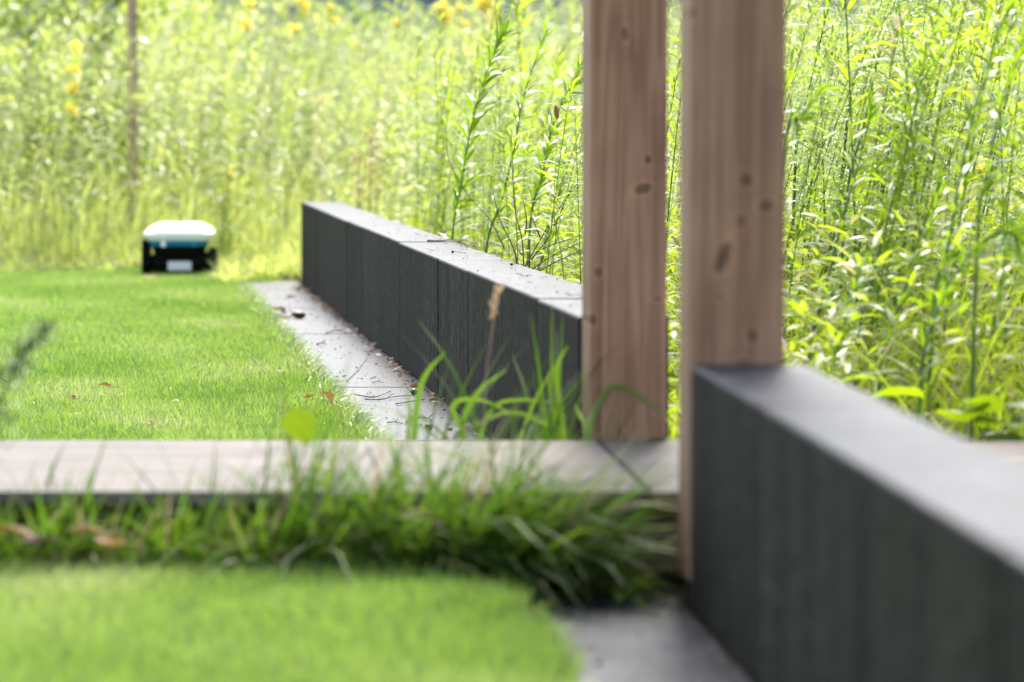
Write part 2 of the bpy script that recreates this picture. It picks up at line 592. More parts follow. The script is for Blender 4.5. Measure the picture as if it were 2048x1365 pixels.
def sheet(name, pts, z, mat):
    bm = bmesh.new()
    bm.faces.new([bm.verts.new((x, y, z)) for x, y in pts])
    return link(name, bm_mesh(name, bm), mat, kind='structure')

sheet('lawn', [(-6.5, bw_back + 0.05), (pave_left_far(bw_back + .05), bw_back + 0.05), (pave_left_far(18.6), 18.6), (-1.2, 19.2), (-1.9, LAWN_FAR_END), (-6.5, LAWN_FAR_END + .2)], 0.004, M['lawn_base'])
nl_pts = [(-4.5, 2.0), (pave_left_near(2.0), 2.0), (pave_left_near(5.95), 5.95), (pave_left_near(6.15) - .02, 6.15), (pave_left_near(6.28) - .08, 6.28), (pave_left_near(6.35) - .2, 6.36), (-.9, 6.44), (-4.5, 6.46)]
bm = bmesh.new()
inner = [bm.verts.new((x - (.03 if 0 < i < 6 else 0), y - (.03 if i > 3 else 0), NLZ)) for i, (x, y) in enumerate(nl_pts)]
outer = [bm.verts.new((x, y, -.02)) for x, y in nl_pts]
bm.faces.new(inner)
for k in range(len(nl_pts)):
    bm.faces.new([outer[k], outer[(k + 1) % len(nl_pts)], inner[(k + 1) % len(nl_pts)], inner[k]])
link('lawn', bm_mesh('lawn', bm), M['lawn_base'], kind='structure')

# paving strips made of slabs
def slab_strip(y0, y1, step, face, w, ends):
    root = empty('paving', (0, 0, 0))
    root['kind'] = 'structure'
    ys = [y0]
    while ys[-1] + step < y1:
        ys.append(ys[-1] + step)
    ys.append(y1)
    for a, b in zip(ys[:-1], ys[1:]):
        bm = bmesh.new()
        gp = 0.003
        a2, b2 = a + gp, b - gp
        top = 0.014 + rnd.uniform(-.0015, .0015)
        f0, f1 = face(a2), face(b2)
        cs = [(f0 - w, a2), (f0 - .002, a2), (f1 - .002, b2), (f1 - w, b2)]
        lo = [bm.verts.new((x, y, -.05)) for x, y in cs]
        hi = [bm.verts.new((x, y, top)) for x, y in cs]
        bm.faces.new(lo[::-1])
        bm.faces.new(hi)
        for k in range(4):
            bm.faces.new([lo[k], lo[(k + 1) % 4], hi[(k + 1) % 4], hi[k]])
        bmesh.ops.bevel(bm, geom=bm.edges[:], offset=0.002, segments=1, affect='EDGES')
        link('paving_slab', bm_mesh('paving_slab', bm), M['paving'], root)
    return root

slab_strip(7.62, 18.95, 0.945, far_face, 0.36, None)
slab_strip(2.0, 6.62, 1.54, near_face, 0.36, None)

# ------------------------------------------------------------------ block walls
def block_wall(joints, face, slope, label):
    y0 = joints[0]
    ang = -math.atan(slope)
    L = math.sqrt(1 + slope * slope)
    root = empty('garden_wall', (face(y0), y0, 0), ang)
    tag(root, label, 'wall', 'dark grey block walls edging the garden')
    for a, b in zip(joints[:-1], joints[1:]):
        la, lb = (a - y0) * L, (b - y0) * L
        dz = rnd.uniform(-.0025, .0025)
        dx = rnd.uniform(-.0015, .0015)
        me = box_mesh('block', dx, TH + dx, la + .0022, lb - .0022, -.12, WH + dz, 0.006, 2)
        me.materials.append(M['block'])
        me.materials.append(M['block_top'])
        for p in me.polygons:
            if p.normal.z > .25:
                p.material_index = 1  # upward faces and bevels take the copy painted as lit
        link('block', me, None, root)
    return root

block_wall([FAR0, 8.55, 9.30, 10.16, 11.05, 11.67, 12.5, 13.4, 14.26, 15.1, 16.1, 17.2, FAR1], far_face, FSL,
           'long dark grey block wall running from the left post back towards the mower')
nj = [NEAR1]
while nj[-1] > 1.9:
    nj.append(nj[-1] - 0.88)
block_wall(nj[::-1], near_face, NSL, 'close blurred dark grey block wall starting at the right post')

# ------------------------------------------------------------------ posts
def post(fl, fr, bl, y_front, label, knots_px, shoe, rough_seed, wk=1.0):
    """front-left, front-right, back-left in photo x; y_front is its distance"""
    pfl = at_y(fl, 700, y_front)
    pfr = at_y(fr, 700, y_front)
    w = (pfr.x - pfl.x) * wk
    pbl = at_y(bl, 700, y_front + w)
    ang = math.atan2(pfl.x - pbl.x, w)
    root = empty('wooden_post', (pfl.x, y_front, 0), ang)
    tag(root, label, 'post', 'square timber posts at the wall ends')
    ks = []
    for (kx, ky, rx, rz, tl, st) in knots_px:
        p = at_y(kx, ky, y_front)
        s = y_front / F
        ks.append(((p.x - pfl.x), p.z, rx * s * 1.5, rz * s * 1.5, tl, st * .95))
    mat = wood_mat('post_wood', (0.175, 0.094, 0.058), (0.268, 0.160, 0.104), 'Z', ks, 0.62, 1.0 + rough_seed)
    z0 = 0.06 if shoe else -0.1
    link('shaft', box_mesh('shaft', 0, w, 0, w, z0, 2.75, 0.006, 3), mat, root)
    if shoe:
        sh = link('post_shoe', box_mesh('post_shoe', 0.012, w - 0.012, 0.012, w - 0.012, -0.1, z0 - .001, 0.004, 1), M['metal_shoe'], root)
    return root

post(1180, 1335, 1163, 7.60, 'narrower brown timber post at the end of the long wall',
     [(1250, 68, 10, 18, 0, .45), (1297, 320, 9, 11, 0, .7), (1287, 378, 22, 13, .3, .6), (1197, 545, 11, 13, 0, .5), (1186, 640, 9, 14, 0, .6), (1316, 598, 14, 8, 0, .3)], False, 0.0)
post(1379, 1565, 1357, NEAR1 + 0.012, 'wider brown timber post standing behind the close wall end',
     [(1386, 26, 11, 14, 0, .4), (1494, 360, 17, 17, 0, .55), (1534, 412, 20, 15, .3, .5), (1482, 443, 13, 16, 0, .5), (1447, 515, 17, 42, -.35, .62), (1506, 672, 14, 18, 0, .5), (1488, 725, 18, 9, 0, .4), (1440, 592, 10, 12, 0, .25)], True, 0.15, 1.035)

# ------------------------------------------------------------------ boardwalk
bwr = empty('boardwalk', (0, bw_front, 0))
tag(bwr, 'low pale weathered wooden boardwalk crossing the garden between the two posts', 'boardwalk')
slope = NSL
def bw_x(px_front):
    return at_z(px_front, 985, BW_Z).x
depth = bw_back - bw_front
xs = [-3.4, -1.27, bw_x(1303), bw_x(1303) + 0.70, bw_x(1303) + 1.75, 3.2]
for i, (a, b) in enumerate(zip(xs[:-1], xs[1:])):
    bm = bmesh.new()
    gp = 0.0045
    dz = rnd.uniform(-.001, .001)
    cs = [(a + gp, 0), (b - gp, 0), (b - gp + slope * depth, depth), (a + gp + slope * depth, depth)]
    lo = [bm.verts.new((x, y, BW_Z - .026 + dz)) for x, y in cs]
    hi = [bm.verts.new((x, y, BW_Z + dz)) for x, y in cs]
    bm.faces.new(lo[::-1])
    bm.faces.new(hi)
    for k in range(4):
        bm.faces.new([lo[k], lo[(k + 1) % 4], hi[(k + 1) % 4], hi[k]])
    bmesh.ops.bevel(bm, geom=bm.edges[:], offset=0.003, segments=2, affect='EDGES')
    link('plank', bm_mesh('plank', bm), M['deck'], bwr)
for yy in (0.10, depth - 0.16):
    link('bearer', box_mesh('bearer', -3.4, 3.2, yy, yy + 0.07, 0.03, BW_Z - .028, 0.003, 1), M['bearer'], bwr)
for xx in (-2.6, -1.4, -0.2, 1.0, 2.3):
    link('support', box_mesh('support', xx, xx + .09, 0.18, depth - .17, -0.05, BW_Z - .03, 0.003, 1), M['bearer'], bwr)

# ------------------------------------------------------------------ far building behind the meadow
hb = empty('building', (0, 52, 0))
tag(hb, 'blue grey building far behind the tall meadow, only glimpsed through the flower tops', 'building')
bmw = []
nb = 150
parts = []
for k in range(nb):
    x0 = -22 + k * 44 / nb
    V = [(x0 + .01, -.02 - (k % 2) * .004, 0), (x0 + 44 / nb - .01, -.02 - (k % 2) * .004, 0), (x0 + 44 / nb - .01, -.02 - (k % 2) * .004, 3.4), (x0 + .01, -.02 - (k % 2) * .004, 3.4),
         (x0 + .01, .01, 0), (x0 + 44 / nb - .01, .01, 0), (x0 + 44 / nb - .01, .01, 3.4), (x0 + .01, .01, 3.4)]
    parts.append((V, [(0, 1, 2, 3), (5, 4, 7, 6), (3, 2, 6, 7), (4, 0, 3, 7), (1, 5, 6, 2)]))
V, Fc = join_data(parts)
cl = link('cladding', pydata('cladding', V, Fc, False), M['cladding'], hb)
cl['kind'] = 'stuff'
link('wall', box_mesh('wall', -22, 22, .012, 8, 0, 3.38), M['cladding'], hb)
bm = bmesh.new()
pr = [(-.5, 3.42), (4, 5.2), (8.5, 3.42), (8.5, 3.28), (4, 5.02), (-.5, 3.28)]
A = [bm.verts.new((-22.5, y, z)) for y, z in pr]
B = [bm.verts.new((22.5, y, z)) for y, z in pr]
bm.faces.new(A[::-1]); bm.faces.new(B)
for k in range(6):
    bm.faces.new([A[k], A[(k + 1) % 6], B[(k + 1) % 6], B[k]])
link('roof', bm_mesh('roof', bm), M['roofing'], hb)

# ------------------------------------------------------------------ robot mower
mx, my = at_z(352, 559).x, at_z(352, 559).y + 0.24
mow = empty('robot_mower', (mx, my, 0.012), math.radians(4))
tag(mow, 'small robot lawn mower with white hood and blue trim at the lawn edge', 'mower')


def loft(rings, cap=True):
    bm = bmesh.new()
    R = [[bm.verts.new(p) for p in r] for r in rings]
    n = len(R[0])
    for a, b in zip(R[:-1], R[1:]):
        for k in range(n):
            bm.faces.new([a[k], a[(k + 1) % n], b[(k + 1) % n], b[k]])
    if cap:
        bm.faces.new(R[0][::-1])
        bm.faces.new(R[-1])
    return bm


def rrect(w, d, z, r=0.06, n=4, yo=0.0, dip=0.0):
    pts = []
    for cx, cy, a0 in ((w / 2 - r, -d / 2 + r, -90), (w / 2 - r, d / 2 - r, 0), (-w / 2 + r, d / 2 - r, 90), (-w / 2 + r, -d / 2 + r, 180)):
        for k in range(n + 1):
            a = math.radians(a0 + 90 * k / n)
            x = cx + r * math.cos(a)
            pts.append((x, cy + r * math.sin(a) + yo, z - dip * (abs(x) / (w / 2)) ** 2))
    return pts

link('hood', bm_mesh('hood', loft([rrect(.345, .52, .203, .05), rrect(.378, .55, .228, .06, dip=.003), rrect(.389, .56, .248, .06, dip=.006),
                                   rrect(.352, .52, .266, .07, dip=.003), rrect(.255, .42, .288, .07), rrect(.215, .38, .292, .06), rrect(.205, .36, .2895, .055)]), False), M['white_plastic'], mow)
link('trim', bm_mesh('trim', loft([rrect(.312, .49, .172, .05), rrect(.343, .518, .2025, .05)])), M['blue_plastic'], mow)
for s in (-1, 1):
    link('hood_rib', box_mesh('hood_rib', s * .085 - .012, s * .085 + .012, -.258, -.10, .168, .2115, .004, 1), M['white_plastic'] if s < 0 else M['blue_plastic'], mow)
link('chassis', bm_mesh('chassis', loft([rrect(.275, .44, .125, .04), rrect(.309, .487, .1715, .05)])), M['charcoal'], mow)
link('lower_body', bm_mesh('lower_body', loft([rrect(.27, .40, .032, .05), rrect(.33, .45, .06, .05), rrect(.33, .45, .108, .05), rrect(.28, .40, .1245, .04)])), M['charcoal'], mow)
link('number_plate', box_mesh('number_plate', -.062, .068, -.236, -.224, .036, .086, .004, 2), M['plate'], mow)
link('stop_button', bm_mesh('stop_button', loft([rrect(.075, .09, .290, .03), rrect(.065, .08, .298, .028)])), M['pinkgrey'], mow)


def wheel(x, y, r, w):
    bm = bmesh.new()
    n = 20
    prof = [(-w / 2, r * .62), (-w / 2, r * .9), (-w * .36, r), (w * .36, r), (w / 2, r * .9), (w / 2, r * .62)]
    R = []
    for k in range(n):
        a = 2 * PI * k / n
        tr = 1.0 if k % 2 else 0.955
        R.append([bm.verts.new((px_, pr_ * (tr if pr_ > r * .8 else 1) * math.cos(a), pr_ * (tr if pr_ > r * .8 else 1) * math.sin(a))) for px_, pr_ in prof])
    for k in range(n):
        a, b = R[k], R[(k + 1) % n]
        for j in range(5):
            bm.faces.new([a[j], b[j], b[j + 1], a[j + 1]])
    t = link('wheel', bm_mesh('wheel', bm), M['rubber'], mow)
    t.location = (x, y, r - .012)
    bm = bmesh.new()
    bmesh.ops.create_cone(bm, cap_ends=True, segments=16, radius1=r * .63, radius2=r * .63, depth=w * .86, matrix=Matrix.Rotation(PI / 2, 4, 'Y'))
    link('rim', bm_mesh('rim', bm), M['charcoal'], t)

wheel(-.182, -.13, .100, .05)
wheel(.186, -.13, .086, .05)
wheel(-.15, .17, .05, .03)
wheel(.15, .17, .05, .03)
link('mudguard', box_mesh('mudguard', .135, .206, -.215, -.06, .075, .135, .012, 2), M['charcoal'], mow)
link('mudguard', box_mesh('mudguard', -.206, -.166, -.21, -.04, .16, .205, .012, 2), M['charcoal'], mow)

# ------------------------------------------------------------------ lawn blades
def scatter_lawn(n, y0, y1, xl, xr, hmean, wid, pexp=1.0, z=.002):
    u = rng.random(n)
    Y = y0 + (y1 - y0) * u ** pexp
    XL, XR = xl(Y), xr(Y)
    X = XL + (XR - XL) * rng.random(n)
    cl = 0.5 + 0.5 * np.sin(X * 9.1 + np.sin(Y * 3.7) * 2) * np.sin(Y * 7.3 + X * 2.1)
    h = hmean * (0.6 + 0.55 * rng.random(n) + 0.25 * cl)
    base = np.stack([X, Y, np.full(n, z)], 1)
    cl2 = 0.5 + 0.25 * (np.sin(X * 4.3 + 2 * np.sin(Y * 1.9)) + np.sin(Y * 3.1 + 1.7 * np.sin(X * 5.2)))
    tint = np.clip(0.22 * cl + 0.48 * cl2 + 0.46 * rng.random(n) - .05, 0, 1)
    return blades(base, h, wid * (0.7 + 0.6 * rng.random(n)), rng.random(n) * 2 * PI, rng.random(n) * 0.45, rng.random(n) * 1.1, (1.0, 0.75, 0.12), rng.normal(0, .5, n), tint)

vfar = np.vectorize(lambda Y: pave_left_far(min(Y, 18.6)) if Y < 18.7 else (-1.25 - (Y - 18.7) * .5))
vnear = np.vectorize(lambda Y: pave_left_near(Y) - (0.0 if Y < 5.95 else (Y - 5.95) ** 2 * 1.3))
edge = lambda fn: (lambda Y: fn(Y) + rng.normal(0, .016, len(Y)) + .022 * np.sin(Y * 6.1) * np.sin(Y * 2.3 + 1) + .018 * np.sin(Y * 17.0))
left_f = lambda Y: -(1024 / F) * Y - 0.35
parts = [
    scatter_lawn(105000, bw_back + .03, 12.5, left_f, edge(vfar), .036, .0040),
    scatter_lawn(110000, 12.5, LAWN_FAR_END + .1, left_f, edge(vfar), .038, .0050),
]
V, Q, T = cat_fol(parts)
link('lawn_grass', quads_mesh('lawn_grass', V, Q, T), M['lawn'], kind='stuff')
V, Q, T = scatter_lawn(60000, 4.6, 6.43, left_f, edge(vnear), .046, .0036, 1.0, NLZ - .002)
link('lawn_grass', quads_mesh('lawn_grass', V, Q, T), M['lawn'], kind='stuff')
# overhanging fringe on the paving
parts = []
for (fn, y0, y1, n) in ((pave_left_far, bw_back + .05, 18.6, 5200), (pave_left_near, 4.6, 6.3, 900)):
    Y = y0 + (y1 - y0) * rng.random(n)
    X = np.array([fn(y) for y in Y]) + rng.normal(0, .012, n)
    parts.append(blades(np.stack([X, Y, np.full(n, .003)], 1), .045 + .05 * rng.random(n), .0032, rng.normal(0, .9, n), .3 + .6 * rng.random(n), .4 + rng.random(n), (1, .8, .12), rng.normal(0, .4, n)))
V, Q, T = cat_fol(parts)
link('edge_grass', quads_mesh('edge_grass', V, Q, T), M['lawn'], kind='stuff')

# ------------------------------------------------------------------ long grass before the boardwalk
def long_band(n, px0, px1, y0, y1, l0, l1, bias):
    Y = y0 + (y1 - y0) * rng.random(n)
    px = px0 + (px1 - px0) * rng.random(n)
    X = (px - 1024) / F * Y
    cl = 0.6 + 0.4 * np.sin(px / 47.0 + 1.0) * np.sin(px / 23.0)
    L = (l0 + (l1 - l0) * rng.random(n)) * (0.7 + 0.45 * cl)
    az = rng.normal(bias, 1.25, n)
    return blades(np.stack([X, Y, np.zeros(n)], 1), L, (.0035 + .0065 * rng.random(n) ** 1.5) * np.clip(L / .2, .5, 1.2), az, .1 + .7 * rng.random(n), .2 + 1.7 * rng.random(n), (.8, 1, .9, .6, .08), rng.normal(0, .5, n))

parts = [
    long_band(1300, -260, 600, bw_front - .11, bw_front - .01, .15, .31, -.5),
    long_band(320, 500, 1140, bw_front - .12, bw_front - .01, .28, .50, .1),
    long_band(560, 480, 900, bw_front - .12, bw_front - .01, .18, .42, -.3),
    long_band(470, 780, 1090, bw_front - .14, bw_front - .01, .18, .45, -.3),
    long_band(150, 900, 1130, bw_front - .19, bw_front - .02, .20, .42, -.45),
    long_band(45, 1130, 1270, bw_front - .19, bw_front - .03, .10, .24, -.6),
    long_band(850, -260, 1150, bw_front - .13, bw_front - .0, .05, .14, -.5),
]
V, Q, T = cat_fol(parts)
link('long_grass', quads_mesh('long_grass', V, Q, T), M['long'], kind='stuff')

# tufts that can be told apart
def tuft(px, Y, specs, label, grp=None, z=0.0, name='grass_tuft'):
    b = at_y(px, 700, Y)
    r = empty(name, (b.x, Y, z))
    tag(r, label, 'grass tuft', grp)
    for (L, W, az, ln, cu, tw) in specs:
        V, Q, T = blades([[rnd.uniform(-.012, .012), rnd.uniform(-.012, .012), 0]], [L], [W], [az], [ln], [cu], (.75, 1, 1, .9, .65, .35, .05), [tw], [rnd.uniform(.35, .8)])
        link('blade', quads_mesh('blade', V, Q, T), M['long'], r)
    return r

def rs(n, l0, l1, a0, a1, ln0=.1, ln1=.5, c0=.3, c1=1.3, w0=.008, w1=.014):
    return [(rnd.uniform(l0, l1), rnd.uniform(w0, w1), rnd.uniform(a0, a1), rnd.uniform(ln0, ln1), rnd.uniform(c0, c1), rnd.uniform(-.5, .5)) for _ in range(n)]

tuft(835, 7.62, rs(9, .34, .50, -.5, .8, .1, .45, .2, .8), 'thin grass tuft behind the boardwalk where the paving strip begins')
tuft(1000, 7.66, rs(13, .34, .56, -1.0, 3.6, .1, .55, .5, 1.4), 'arching grass tuft in front of the long dark wall')
tuft(1105, 7.64, rs(12, .36, .56, .2, 2.6, .05, .3, .1, .8), 'upright grass tuft left of the narrower post')
tuft(1185, bw_back + .055, [(.50, .019, .03, -.05, 2.7, .5), (.42, .016, .1, .9, 1.0, .3), (.46, .011, -.1, .05, .5, .3)] + rs(6, .25, .42, -.4, .9), 'arching grass tuft at the foot of the narrower post')
tuft(1325, bw_back + .05, rs(12, .26, .46, 1.2, 3.9, .1, .6, .2, 1.3), 'grass tuft growing in the gap between both posts')
tuft(1225, bw_front - .13, [(.33, .010, .1, .25, 1.9, .2), (.28, .009, -.3, .6, 1.3, 0), (.30, .009, -.7, .9, .9, .1), (.26, .008, -1.2, 1.0, .5, 0), (.24, .008, 0, 1.2, .3, 0)] + rs(5, .16, .24, -1.5, .5, .6, 1.1), 'loose long grass tuft sprawling over the paving by the wider post')
tuft(140, bw_front - .05, rs(9, .28, .40, -.4, 3.4, .05, .4, .3, 1.1, .006, .009), 'loose grass tuft before the boardwalk nearest the left edge')
tuft(415, bw_front - .05, rs(9, .28, .40, -.4, 3.4, .05, .4, .3, 1.1, .006, .009), 'loose grass tuft before the boardwalk left of the round leaf')
tuft(1085, bw_front - .12, rs(16, .30, .46, -.7, .5, .2, .7, .6, 1.7, .008, .013), 'thick leaning grass tuft against the boardwalk front')

def ribbon_tuft(px, Y, strips, label, mat='long'):
    b = at_y(px, 890, Y)
    r = empty('grass_tuft', (b.x, Y, 0))
    tag(r, label, 'grass tuft', 'arching grass blades behind the boardwalk')
    for (pts, w) in strips:
        n = 14
        y0 = rnd.uniform(-.03, .03)
        P = [at_y(x, y, Y + y0) - r.location for x, y in pts]
        P = [Vector((P[0].x * .6, P[0].y, 0))] + P
        path = smooth_path(P, n)
        V, Fc = [], []
        for i, p in enumerate(path):
            t = i / n
            hw = w * .5 * min(1, .5 + t * 2) * (1 - t ** 4) + .0004
            tg = (path[min(i + 1, n)] - path[max(i - 1, 0)]).normalized()
            side = tg.cross(Vector((.25, 1, .35 + .5 * t))).normalized()
            V += [p - side * hw, p + tg.cross(side) * hw * .35, p + side * hw]
        for i in range(n):
            a = i * 3
            Fc += [(a, a + 1, a + 4, a + 3), (a + 1, a + 2, a + 5, a + 4)]
        me = pydata('blade', V, Fc)
        a_ = me.attributes.new('tint', 'FLOAT', 'POINT')
        a_.data.foreach_set('value', [rnd.uniform(.55, .8)] * len(V))
        link('blade', me, M[mat], r)
    return r

YB = bw_back + .07
ribbon_tuft(1180, YB, [([(1176, 890), (1186, 832), (1222, 776), (1272, 790), (1340, 838)], .016), ([(1178, 885), (1235, 862), (1295, 848), (1352, 836)], .014), ([(1172, 870), (1160, 832), (1150, 806)], .010)],
            'broad blades arching right across the foot of the narrower post', 'lawn')
ribbon_tuft(1125, YB + .03, [([(1128, 885), (1118, 800), (1112, 740), (1136, 690)], .013), ([(1120, 880), (1104, 815), (1096, 742)], .013), ([(1118, 885), (1070, 838), (1010, 826), (950, 852)], .012)],
            'pair of tall blades and one drooping left beside the narrower post')
ribbon_tuft(960, YB + .02, [([(925, 885), (930, 830), (962, 778), (1016, 738)], .014), ([(930, 885), (905, 812), (960, 800), (1042, 838)], .012), ([(960, 885), (990, 812), (1050, 800), (1086, 806)], .009)],
            'crossing blades before the middle of the dark wall foot')
ribbon_tuft(832, YB + .02, [([(828, 890), (836, 800), (852, 748), (893, 702)], .014), ([(815, 890), (820, 830), (812, 770)], .009)],
            'single bright blade curving up right of the green nut')

# ------------------------------------------------------------------ tall weeds
def stem_leaf_data(path, n, l0, l1, w, start=0.12, droop=(0.6, 1.3), lean=(.5, 1.1), S=(.35, 1.0, .8, .05), top=0.85):
    """leaves spiralling up a stem path; lengths shrink to the tip"""
    P = np.array([tuple(p) for p in path])
    m = len(P) - 1
    t = start + (1 - start) * (np.arange(n) + rng.random(n) * .6) / n
    t = np.clip(t, 0, .995)
    u = t * m
    k = u.astype(int)
    fr = (u - k)[:, None]
    base = P[k] * (1 - fr) + P[np.minimum(k + 1, m)] * fr
    az = np.arange(n) * 2.4 + rng.normal(0, .35, n)
    prof = np.where(t < .35, .65 + t, 1.0) * np.where(t > .8, 1 - (t - .8) * (1 - top) / .2, 1)
    L = (l0 + (l1 - l0) * rng.random(n)) * prof
    ln = lean[0] + (lean[1] - lean[0]) * rng.random(n) - .35 * (t > .88)
    cu = droop[0] + (droop[1] - droop[0]) * rng.random(n)
    return base, L, np.full(n, w) * (0.75 + .5 * rng.random(n)) * (0.6 + .4 * prof), az, ln, cu, S, rng.normal(0, .35, n)


def random_stem(h, lean_x, lean_y, seg=7):
    pts = []
    for k in range(seg + 1):
        t = k / seg
        pts.append((lean_x * h * t ** 1.6, lean_y * h * t ** 1.6, h * t * (1 - .08 * (abs(lean_x) + abs(lean_y)) * t)))
    return pts


def leafy_proto(h, n, l0, l1, w, lx, ly, S):
    path = random_stem(h, lx, ly)
    a = stem_leaf_data(path, n, l0, l1, w, S=S)
    fol = blades(*a[:6], a[6], a[7])
    st = tube_quads(path, [.0035 * (1 - .7 * k / 7) for k in range(8)], 4, .35)
    return st, fol


def bud_cloud(path, nbr, h):
    """mugwort-like panicle: short side branches set with tiny buds"""
    P = np.array(path)
    m = len(P) - 1
    bases, tubes = [], []
    for b in range(nbr):
        t = .55 + .45 * (b + rng.random()) / nbr
        u = min(t, .999) * m
        k = int(u)
        o = P[k] * (1 - (u - k)) + P[k + 1] * (u - k)
        az = b * 2.4 + rng.normal(0, .3)
        L = (.16 * (1.25 - t) + .03) * rng.uniform(.7, 1.2)
        d = np.array([math.cos(az) * .8, math.sin(az) * .8, .75])
        e = o + d * L
        tubes.append(tube_quads([tuple(o), tuple((o + e) / 2 + np.array([0, 0, .006])), tuple(e)], [.001, .0008, .0005], 3, .4) if False else None)
        nb_ = int(7 + 60 * L)
        s = rng.random(nb_)[:, None]
        bases.append(o + (e - o) * s + rng.normal(0, .004, (nb_, 3)) + np.array([0, 0, -.01]) * s ** 2)
    B = np.concatenate(bases)
    n = len(B)
    return blades(B, .006 + .007 * rng.random(n), .004 + .003 * rng.random(n), rng.random(n) * 6.28, rng.random(n) * 2.2, np.zeros(n), (.3, 1, .2), None)


def culm(h, lx, ly, seed_len):
    path = random_stem(h, lx, ly, 5)
    st = tube_quads(path, .0011, 4, .5)
    P = np.array(path)
    n = 46
    t = 1 - (seed_len / h) * rng.random(n)
    u = np.clip(t, 0, .999) * 5
    k = u.astype(int)
    B = P[k] * (1 - (u - k))[:, None] + P[k + 1] * (u - k)[:, None] + rng.normal(0, .007, (n, 3))
    sd = blades(B, .012 + .010 * rng.random(n), .003 + .002 * rng.random(n), rng.random(n) * 6.28, .2 + rng.random(n) * .9, rng.random(n), (.3, 1, .2), None)
    nl = 4
    lv = blades(P[[0, 0, 1, 1]] + 0, .25 + .3 * rng.random(nl), .0045 + .002 * rng.random(nl), rng.random(nl) * 6.28, .15 + .3 * rng.random(nl), .4 + rng.random(nl) * 1.2, (.7, 1, .8, .05), rng.normal(0, .5, nl))
    return st, sd, lv


SF, SM = (.3, 1.0, .85, .05), (.45, 1.0, .06)
protoA = [leafy_proto(rnd.uniform(.95, 1.2), rnd.randint(100, 135), .055, .10, .0085, rnd.uniform(.12, .36), rnd.uniform(-.12, .12), SF) for _ in range(9)]
protoAm = [leafy_proto(1.0, rnd.randint(66, 84), .06, .105, .0105, rnd.uniform(-.05, .28), rnd.uniform(-.12, .12), SM) for _ in range(9)]
def mug(h, lx, ly, S):
    path = random_stem(h, lx, ly)
    a = stem_leaf_data(path, 46, .05, .09, .008, S=S, start=.08)
    return tube_quads(path, [.003 * (1 - .7 * k / 7) for k in range(8)], 4, .35), blades(*a[:6], a[6], a[7]), bud_cloud(path, 26, h)
protoB = [mug(1.05, rnd.uniform(-.05, .25), rnd.uniform(-.1, .1), SM) for _ in range(6)]
protoC = [culm(rnd.uniform(.85, 1.1), rnd.uniform(-.1, .3), rnd.uniform(-.15, .15), rnd.uniform(.10, .2)) for _ in range(6)]


def place(fol, n, X, Y, sc_, rot):
    """copy one numpy foliage n times"""
    v, q, t = fol
    c, s = np.cos(rot), np.sin(rot)
    out = np.empty((n, len(v), 3))
    out[:, :, 0] = (v[None, :, 0] * c[:, None] - v[None, :, 1] * s[:, None]) * sc_[:, None] + X[:, None]
    out[:, :, 1] = (v[None, :, 0] * s[:, None] + v[None, :, 1] * c[:, None]) * sc_[:, None] + Y[:, None]
    out[:, :, 2] = v[None, :, 2] * sc_[:, None]
    Q = (q[None] + (np.arange(n) * len(v))[:, None, None]).reshape(-1, 4)
    dead = (rng.random((n, 1)) < .025)
    T = np.where(dead, 1.0, np.clip(t[None, :] * .8 + rng.normal(0, .1, (n, 1)), 0, .8)).ravel()
    return out.reshape(-1, 3), Q, T


def in_meadow(X, Y):
    back = far_face(Y) + TH + .06
    right = (X > back) & (Y < FAR1 + .5)
    right &= np.where(Y < FAR0 + .4, X > .42, True)
    left = (Y > LAWN_FAR_END + .15 + .05 * np.sin(X * 5)) & (X < -0.9)
    far = Y > FAR1 + .75
    fr = (np.abs(X) < (1024 / F) * Y + .55)
    for (spx, sy, sr) in ():
        sx = (spx - 1024) / F * sy
        fr_hole = ((X - sx) ** 2 + ((Y - sy + .25) * .8) ** 2) > sr ** 2
        right = right & fr_hole
        left = left & fr_hole
    pxs = 1024 + X / Y * F
    right = right & ~((pxs > 1720) & (Y < bw_back + .42))
    return (right | far & left | (far & (X > -1.42))) & fr & (Y > bw_back + .12)


def meadow_pts(density, y0, y1):
    W = 11.0
    n = int(density * W * (y1 - y0))
    X = rng.random(n) * W - W / 2
    Y = y0 + (y1 - y0) * rng.random(n)
    k = in_meadow(X, Y)
    return X[k], Y[k]


def height_at(X, Y):
    """the sward rises away from the lawn and the walls"""
    d_left = np.clip((Y - LAWN_FAR_END) / 3.0, 0, 1)
    d_wall = np.clip((X - far_face(Y) - TH) / .7, 0, 1)
    d = np.where(Y > FAR1 + .5, d_left, d_wall)
    return 0.45 + 0.55 * d


def mass(name, protos, mats, density, y0, y1, s0, s1):
    X, Y = meadow_pts(density, y0, y1)
    H = height_at(X, Y)
    sca = (s0 + (s1 - s0) * rng.random(len(X))) * (0.55 + .45 * H) * (1 + .024 * np.clip(Y - 12, 0, 14))
    pn = .5 + .25 * np.sin(X * 1.7 + 1.3 * np.sin(Y * .9)) + .25 * np.sin(Y * 1.3 + 2 * np.sin(X * 1.1 + 1))
    sca = sca * (.80 + .34 * pn)
    which = rng.integers(0, len(protos), len(X))
    layers = {}
    for p in range(len(protos)):
        k = which == p
        n = int(k.sum())
        if not n:
            continue
        rot = rng.normal(0, .5, n)
        for j, fol in enumerate(protos[p]):
            layers.setdefault(j, []).append(place(fol, n, X[k], Y[k], sca[k], rot))
    for j, prts in layers.items():
        V, Q, T = cat_fol(prts)
        link(name[j], quads_mesh(name[j], V, Q, T), mats[j], kind='stuff')

